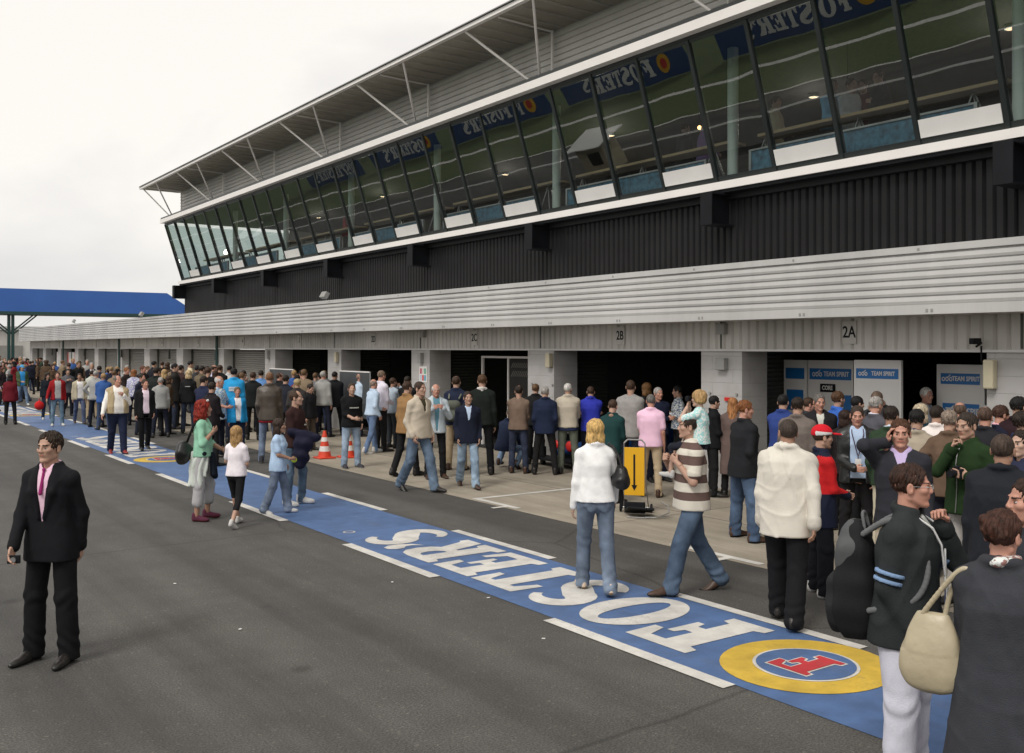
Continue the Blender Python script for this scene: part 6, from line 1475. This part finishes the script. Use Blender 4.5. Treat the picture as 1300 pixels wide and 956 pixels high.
# --- people behind the suite glass (standing on the suite floor)
def SU(label, px, X, face, h=1.8, **kw):
    dx, dy = ray(px); t = X/dx
    CNT[0] += 1
    return person(label, t, X, dy*t, h, face, z=5.16, seed=CNT[0], lod=20, **kw)
SU('man in a pale blue shirt leaning at the counter behind the upper glass', 1056, 14.1, 40, top=shirt(c3(120, 180, 225), c=.02), bottom=trs(BLK), arms=('front', 'front'), hair=('crop', BRN), skin=3)
SU('man in a cream jacket and dark trousers standing behind the upper glass', 983, 14.15, 70, top=jkt(c3(190, 180, 150)), bottom=trs(BLK), arms=('hold', 'front'), hair=('crop', BRN))
SU('person in a white top beside the pale blue shirt man behind the upper glass', 1080, 14.3, 30, top=swt(c3(200, 200, 205)), bottom=trs(BLK), arms=('front', 'front'))
SU('person in a dark red top behind the upper glass', 1096, 14.5, -20, top=swt(c3(110, 20, 28)), bottom=trs(BLK), arms=('front', 'front'))
SU('person in black furthest right of the group behind the upper glass', 1117, 14.25, -60, top=jkt(BLK), bottom=trs(BLK), arms=('lift', 'front'))
SU('person in a lilac top under the warm lamp behind the upper glass', 893, 14.4, 90, top=swt(c3(150, 120, 180)), bottom=trs(BLK), arms=('front', 'front'))
SU('person in a dark jacket left of the lilac top behind the upper glass', 868, 14.3, 120, top=jkt(BLK), bottom=trs(BLK), arms=('front', 'front'))
SU('person in a red top behind the glass in the middle of the suite', 441, 14.2, 60, top=jkt(c3(190, 30, 30)), bottom=trs(BLK), arms=('front', 'front'))

# --- the distant crowd: eleven low detail figures, each copied with their parts
protos = []
TOPC = [('black', BLK), ('navy', NAVY), ('dark red', c3(120, 24, 30)), ('grey', c3(110, 110, 112)), ('light grey', c3(150, 150, 148)), ('blue', c3(50, 90, 160)), ('brown', c3(84, 66, 50)), ('dark green', c3(44, 60, 46)), ('charcoal', CHAR), ('tan', c3(130, 112, 90)), ('maroon', c3(80, 24, 36))]
HC = [BRN, DBR, HBLK, LBR, GRY, (.35, .22, .1)]
for i, (nm, col) in enumerate(TOPC):
    pr = person('x', 60, 0, 0, 1.74, 0, top=jkt(col) if i % 3 else swt(col), bottom=trs([BLK, NAVY, c3(60, 76, 104)][i % 3]), hair=(['thick', 'short', 'bob', 'crop'][i % 4], HC[i % 6]), arms=(('front', 'front'), ('down', 'pocket'), ('cross', 'cross'), ('eye', 'eye'), ('hip', 'down'))[i % 5], build=(1, 1.12, .93, 1.05)[i % 4], extras=((('cap', HC[i % 3]),) if i % 5 == 2 else ()), legs=('stand', 'wide', 'walk')[i % 3], fem=(i % 4 == 2), seed=500+i, skin=[0, 3, 2][i % 3])
    protos.append((nm, pr['o']))
rs = random.Random(11); placed = [(r[0], r[1]) for r in REC]; used = set(); nfar = 0
def far_person(x, y, h, face, where, grp):
    global nfar
    i = rs.randrange(len(protos)); nm, src = protos[i]
    if i in used:
        o = src.copy(); COL.objects.link(o)
        for ch in src.children:
            c = ch.copy(); COL.objects.link(c); c.parent = o
    else: o = src; used.add(i)
    s = h/1.74; o.location = (x, y, 0); o.scale = (s, s, s); o.rotation_euler = (0, 0, math.atan2(-y, -x)+R(face)+math.pi/2)
    tag(o, 'small distant person in %s clothes %s' % (nm, where), 'person', grp % nm); nfar += 1
def try_place(n, pxr, tr, where, grp, faces, mind=.5):
    k = 0; it = 0
    while k < n and it < n*60:
        it += 1; px = rs.uniform(*pxr); t = tr[0]*(tr[1]/tr[0])**rs.random(); x, y = gpt(px, t)
        if x > 12.0 or any((x-a)**2+(y-b)**2 < mind**2 for a, b in placed): continue
        placed.append((x, y)); far_person(x, y, rs.uniform(1.6, 1.86), rs.choice(faces)+rs.uniform(-30, 30), where, grp); k += 1
try_place(26, (118, 345), (26, 42), 'in the crowd along the closed shutters', 'distant people in %s along the shutters', (180, 150, 120, 40))
try_place(14, (35, 150), (38, 60), 'by the far garage doors', 'distant people in %s by the far garage doors', (180, 0, 90))
try_place(48, (-20, 60), (42, 85), 'in the far crowd below the blue footbridge', 'distant people in %s in the far crowd by the bridge', (180, 0, 90, -90))
try_place(8, (372, 430), (25.5, 30), 'before the open dark garages', 'distant people in %s before the open dark garages', (180, 170))
for i, (nm, src) in enumerate(protos):
    if i not in used:
        for ch in list(src.children): bpy.data.objects.remove(ch)
        bpy.data.objects.remove(src)
print('far people', nfar)

# ------------------------------------------------------------------ things people carry
def at(info, v): return info['M'] @ Vector(v)
def oriented(name, info, p, label, cat, rot=0):
    o = empty(name, at(info, p), info['rz']+R(rot)); tag(o, label, cat); return o
def soft(name, add, vox, k, mat, parent, disp=None, cut=None, sub=()):
    v, q = field(add, vox, k, sub, disp, cut); return link(name, mkmesh(name, [(v, q, 0)], [mat]), parent)
def handpos(info, i, f=.07, g=.0):
    T, u, w, th = info['hands'][i]; return tuple(T+u*f-w*g)
# compact camera
o = oriented('compact_camera', suit, handpos(suit, 1, .10, .03), 'small silver black compact camera held by the suited man at the left', 'camera', 20)
MB().box(-.045, .045, -.012, .012, -.03, .03).build('body', M_BLACK, o, bevel=.005); MB().tube((0, -.012, 0), (0, -.03, 0), .02, n=14).build('lens', M_METAL, o)
# phone
o = oriented('mobile_phone', phone, handpos(phone, 1, .06, .02), 'black mobile phone held to the ear of the charcoal jumper man', 'phone', 70)
MB().obox((0, 0, 0), (.045, .014, .10), Matrix.Rotation(R(12), 3, 'Y')).build('handset', M_BLACK, o, bevel=.004)
# dslr held by the green fleece man
o = oriented('black_camera', grn, handpos(grn, 0, .09, .04), 'black camera with a stubby lens held low by the green fleece man', 'camera', 0)
MB().box(-.065, .065, -.03, .03, -.045, .045).box(-.025, .025, -.025, .025, .045, .065).build('body', M_BLACK, o, bevel=.008); MB().tube((0, -.03, 0), (0, -.10, 0), .033, n=16).build('lens', M_BLACK, o)
# camera of the man raising it, child camera
o = oriented('child_camera', chl, (0, -.21, chl['hc'][2]+.0), 'tiny dark camera held up by the child on the shoulders', 'camera', 0); MB().box(-.04, .04, -.015, .015, -.025, .025).tube((0, -.015, 0), (0, -.03, 0), .015).build('body', M_BLACK, o, bevel=.004)
# ball
o = tag(MB().ball((0, 0, 0), .042, 16, 10).build('tennis_ball', surf('ball_yellow', (.6, .75, .04), .8, .1, 20), smooth=True, loc=at(tgirl, tuple((np.array(handpos(tgirl, 0, .09))+np.array(handpos(tgirl, 1, .09)))/2+np.array([0, -.05, .075])))), 'fluorescent yellow ball held by the girl in the pale blue t-shirt', 'ball')
# small camera in the black t-shirt man's hands
o = oriented('hand_camera', blkt, tuple((np.array(handpos(blkt, 0, .09))+np.array(handpos(blkt, 1, .09)))/2+np.array([0, -.03, .03])), 'little dark camera held by the man in the black t-shirt', 'camera'); MB().box(-.045, .045, -.02, .02, -.03, .03).tube((0, -.02, 0), (0, -.045, 0), .02).build('body', M_BLACK, o, bevel=.004)
# jacket over the arm
A_, E_, T_ = brt['arm'][1]
def rump(X, Y, Z): return .010*np.sin(34*Z+14*X)+.008*np.sin(40*Y+20*X+9*Z)
o = soft('carried_jacket', [p_ell(tuple((E_+T_)/2+V3(.02, -.03, -.10)), (.15, .15, .17)), p_ell(tuple((E_+T_)/2+V3(.0, .0, -.28)), (.13, .13, .22)), p_caps(tuple(E_+V3(0, 0, .01)), tuple(T_+V3(.05, -.08, 0)), .075)], .016, .05, cloth(c3(30, 30, 52)), None, rump)
o.location = brt['o'].location; o.rotation_euler = brt['o'].rotation_euler; tag(o, 'dark navy jacket draped over the arm of the brown t-shirt man', 'jacket')
# black shoulder bag of the red haired woman
def bagdisp(X, Y, Z): return .006*np.sin(30*Z+20*X)+.005*np.sin(44*Y+12*Z)
o = empty('shoulder_bag', redw['o'].location, redw['rz']); tag(o, 'bulky black shoulder bag behind the red haired woman', 'bag')
soft('bag', [p_ell((-.08, .24, .96), (.16, .11, .15)), p_ell((-.02, .27, .90), (.13, .09, .13))], .013, .03, cloth(BLK, 'leather'), o, bagdisp)
MB().path([(-.05, .20, 1.08), (-.12, .10, 1.30), (-.11, .02, 1.40), (-.06, -.10, 1.30), (.05, -.14, 1.15), (.14, -.02, 1.02), (.08, .18, .98)], .016).build('strap', cloth(BLK), o, smooth=True)
# handbag of the blonde woman (right shoulder in the image = her right)
o = empty('black_handbag', blon['o'].location, blon['rz']); tag(o, 'black leather handbag hanging from the shoulder of the blonde woman', 'handbag')
soft('bag', [p_caps((-.24, -.10, 1.10), (-.24, .10, 1.10), .085), p_caps((-.24, -.08, 1.20), (-.24, .08, 1.20), .05)], .010, .04, cloth(c3(22, 22, 24), 'leather'), o, bagdisp)
strapmesh('strap', [[(-.24, -.10, 1.22), (-.215, -.06, 1.34), (-.15, -.03, 1.44), (-.13, .0, 1.452), (-.15, .03, 1.44), (-.215, .08, 1.33), (-.24, .11, 1.22)], [(-.25, -.07, 1.22), (-.225, -.03, 1.34), (-.17, .0, 1.435), (-.225, .06, 1.33), (-.25, .08, 1.22)]], .010, cloth(BLK, 'leather'), o)
MB().path([(-.25, .02, 1.04), (-.26, .03, .92), (-.25, .02, .82)], .016).build('tassel', cloth(BLK), o)
# rucksack of the glasses man
o = empty('black_rucksack', glass['o'].location, glass['rz']); tag(o, 'black and grey rucksack on the back of the man in glasses', 'rucksack')
SG = glass['S']; o.scale = (SG*.9, SG*.84, SG*.97)
bd = lambda X, Y, Z: .004*np.sin(38*Z+6*X)+.003*np.sin(44*X+20*Z+10*Y)
soft('pack', [p_prof(*smoothprof([.80, .86, .96, 1.10, 1.22, 1.34, 1.42, 1.47], [.08, .14, .165, .165, .155, .135, .10, .03], [.07, .13, .155, .145, .12, .095, .07, .02]), lambda z: 0, lambda z: .30, 3)], .010, .02, cloth(c3(30, 31, 33)), o, bd)
soft('front_pocket', [p_prof(*smoothprof([.82, .88, 1.0, 1.12, 1.18], [.05, .11, .125, .11, .05], [.04, .07, .075, .06, .02]), lambda z: 0, lambda z: .42, 3)], .010, .02, cloth(c3(38, 39, 42)), o, bd)
soft('grey_top_panel', [p_prof(*smoothprof([1.14, 1.22, 1.34, 1.41, 1.465], [.10, .150, .14, .10, .04], [.08, .112, .095, .068, .02]), lambda z: 0, lambda z: .325, 3)], .010, .02, cloth(c3(82, 84, 86)), o, bd)
stp = []
for s in (-1, 1): stp.append([(s*.09, .24, 1.40), (s*.105, .12, 1.475), (s*.115, .03, 1.495), (s*.125, -.06, 1.465), (s*.14, -.135, 1.37), (s*.165, -.165, 1.24), (s*.20, -.12, 1.12), (s*.215, .0, 1.05), (s*.18, .18, 1.0)])
strapmesh('strap', stp, .017, cloth(c3(100, 102, 104)), o); strapmesh('grab_loop', [[(-.05, .24, 1.42), (-.03, .26, 1.50), (.03, .26, 1.50), (.05, .24, 1.42)]], .010, cloth(c3(100, 102, 104)), o)
# rucksack of the navy fleece man
o = empty('grey_rucksack', bpk['o'].location, bpk['rz']); tag(o, 'grey green rucksack on the back of the navy fleece man', 'rucksack'); soft('pack', [p_caps((-.07, .24, 1.08), (.07, .24, 1.08), .11), p_caps((-.06, .23, 1.28), (.06, .23, 1.28), .10)], .018, .05, cloth(c3(86, 90, 80)), o)
MB().path([(.1, .16, 1.40), (.125, .02, 1.52), (.13, -.13, 1.36), (.17, -.1, 1.1), (.15, .15, 1.0)], .018).path([(-.1, .16, 1.40), (-.125, .02, 1.52), (-.13, -.13, 1.36), (-.17, -.1, 1.1), (-.15, .15, 1.0)], .018).build('strap', cloth(c3(110, 112, 100)), o)
# tan handbag of the grey coat woman (left in the image)
o = empty('tan_handbag', grey['o'].location+Vector((0, 0, .055)), grey['rz']); o.scale = (.9, .86, .92); tag(o, 'large soft beige leather handbag over the shoulder of the grey coat woman', 'handbag')
mt = surf('beige_leather', (.44, .38, .26), .38, .14, 5, .3, 22, spec=.5)
soft('bag', [p_prof(*smoothprof([.79, .82, .90, 1.0, 1.10, 1.17, 1.20], [.05, .125, .16, .15, .118, .082, .065], [.02, .065, .085, .08, .06, .035, .012]), lambda z: .325, lambda z: .02, 2.6)], .008, .05, mt, o, lambda X, Y, Z: .005*np.sin(36*Y+10*Z)+.003*np.sin(60*Y+30*Z)*(Z > 1.0))
strapmesh('strap', [[(.27, .0, 1.17), (.25, -.01, 1.28), (.215, -.01, 1.38), (.17, .0, 1.435), (.12, .01, 1.43)], [(.12, .03, 1.43), (.17, .04, 1.445), (.23, .04, 1.39), (.31, .03, 1.28), (.385, .02, 1.17)]], .013, mt, o)
rg = MB()
for xx in (.265, .385): rg.path([(xx+.022*math.cos(a), .01, 1.175+.022*math.sin(a)) for a in [2*math.pi*i/12 for i in range(13)]], .004)
rg.build('ring', M_METAL, o)
# navy bundle and pass on the striped man are the child's clothes; red bag of the far woman
o = soft('red_bag', [p_ell((0, 0, 0), (.15, .12, .15)), p_caps((0, 0, .1), (0, 0, .24), .02)], .03, .03, cloth(c3(205, 30, 30)), None); o.location = at(wbag, tuple(np.array(handpos(wbag, 1, .1))+np.array([-.05, 0, -.22]))); tag(o, 'round bright red bag carried low by the dark haired woman in black', 'bag')

for i_, (px, py) in enumerate(((1186, 852), (305, 800), (498, 740), (222, 742), (690, 812), (620, 760))):
    x_, y_ = gp(px, py); o = MB().obox((0, 0, .006), (.07 if i_ == 0 else .028, .04 if i_ == 0 else .02, .004), Matrix.Rotation(.6*i_, 3, 'Z')).build('paper_scrap', M_WHITE, loc=(x_, y_, .004+(.006 if i_ == 0 else 0)))
    tag(o, 'small white paper scrap on the blue band behind the grey coat woman' if i_ == 0 else 'tiny pale scrap of litter lying on the open tarmac', 'litter', None if i_ == 0 else 'scraps of litter on the tarmac')
# ------------------------------------------------------------------ light, sky and camera
SUN_EL, SUN_AZ = 48, 250
w = bpy.data.worlds.new('World'); SC.world = w; w.use_nodes = True; nt = w.node_tree; nt.nodes.clear()
out = N(nt, 'ShaderNodeOutputWorld'); sky = N(nt, 'ShaderNodeTexSky'); sky.sky_type = 'NISHITA'; sky.sun_disc = False; sky.sun_elevation = R(SUN_EL); sky.sun_rotation = R(SUN_AZ)
b1 = N(nt, 'ShaderNodeBackground'); b1.inputs[1].default_value = .10; nt.links.new(sky.outputs[0], b1.inputs[0])
tc = N(nt, 'ShaderNodeTexCoord'); sp = N(nt, 'ShaderNodeSeparateXYZ'); nt.links.new(tc.outputs['Generated'], sp.inputs[0])
mp = N(nt, 'ShaderNodeMapping'); mp.inputs['Scale'].default_value = (1, 1, 2.6); nt.links.new(tc.outputs['Generated'], mp.inputs[0])
nz = N(nt, 'ShaderNodeTexNoise'); nz.inputs['Scale'].default_value = 2.1; nz.inputs['Detail'].default_value = 5; nz.inputs['Roughness'].default_value = .5; nz.inputs['Distortion'].default_value = .4
nt.links.new(mp.outputs[0], nz.inputs['Vector'])
ad = N(nt, 'ShaderNodeMath', operation='MULTIPLY_ADD'); ad.inputs[1].default_value = .45; nt.links.new(sp.outputs[2], ad.inputs[0]); nt.links.new(nz.outputs['Fac'], ad.inputs[2])
rp = N(nt, 'ShaderNodeValToRGB'); e = rp.color_ramp.elements; e[0].position = .36; e[0].color = (.74, .73, .73, 1); e[1].position = .60; e[1].color = (1.0, .955, .895, 1)
nt.links.new(ad.outputs[0], rp.inputs[0])
b2 = N(nt, 'ShaderNodeBackground'); b2.inputs[1].default_value = 1.06; nt.links.new(rp.outputs[0], b2.inputs[0])
mx = N(nt, 'ShaderNodeMixShader'); mx.inputs[0].default_value = .92; nt.links.new(b1.outputs[0], mx.inputs[1]); nt.links.new(b2.outputs[0], mx.inputs[2]); nt.links.new(mx.outputs[0], out.inputs[0])
ld = bpy.data.lights.new('sun', 'SUN'); ld.energy = 1.7; ld.angle = R(18); ld.color = (1, .96, .9); lo = bpy.data.objects.new('sun', ld); COL.objects.link(lo)
# sun_rotation is measured clockwise from +Y
az = R(SUN_AZ); el = R(SUN_EL); dv = Vector((math.sin(az)*math.cos(el), math.cos(az)*math.cos(el), math.sin(el)))
lo.rotation_euler = dv.to_track_quat('Z', 'Y').to_euler()
cd = bpy.data.cameras.new('camera'); cam = bpy.data.objects.new('camera', cd); COL.objects.link(cam); SC.camera = cam
cd.sensor_width = 36; cd.sensor_fit = 'HORIZONTAL'; cd.lens = 36*F/1300; cd.shift_y = -(478-HY)/1300; cd.clip_end = 2000; cd.clip_start = .1
cam.location = (0, 0, H); cam.rotation_euler = (R(90), 0, -VA)
SC.view_settings.view_transform = 'Standard'; SC.view_settings.look = 'None'; SC.view_settings.exposure = 0; SC.view_settings.gamma = 1
SC.render.resolution_x = 1024; SC.render.resolution_y = 753
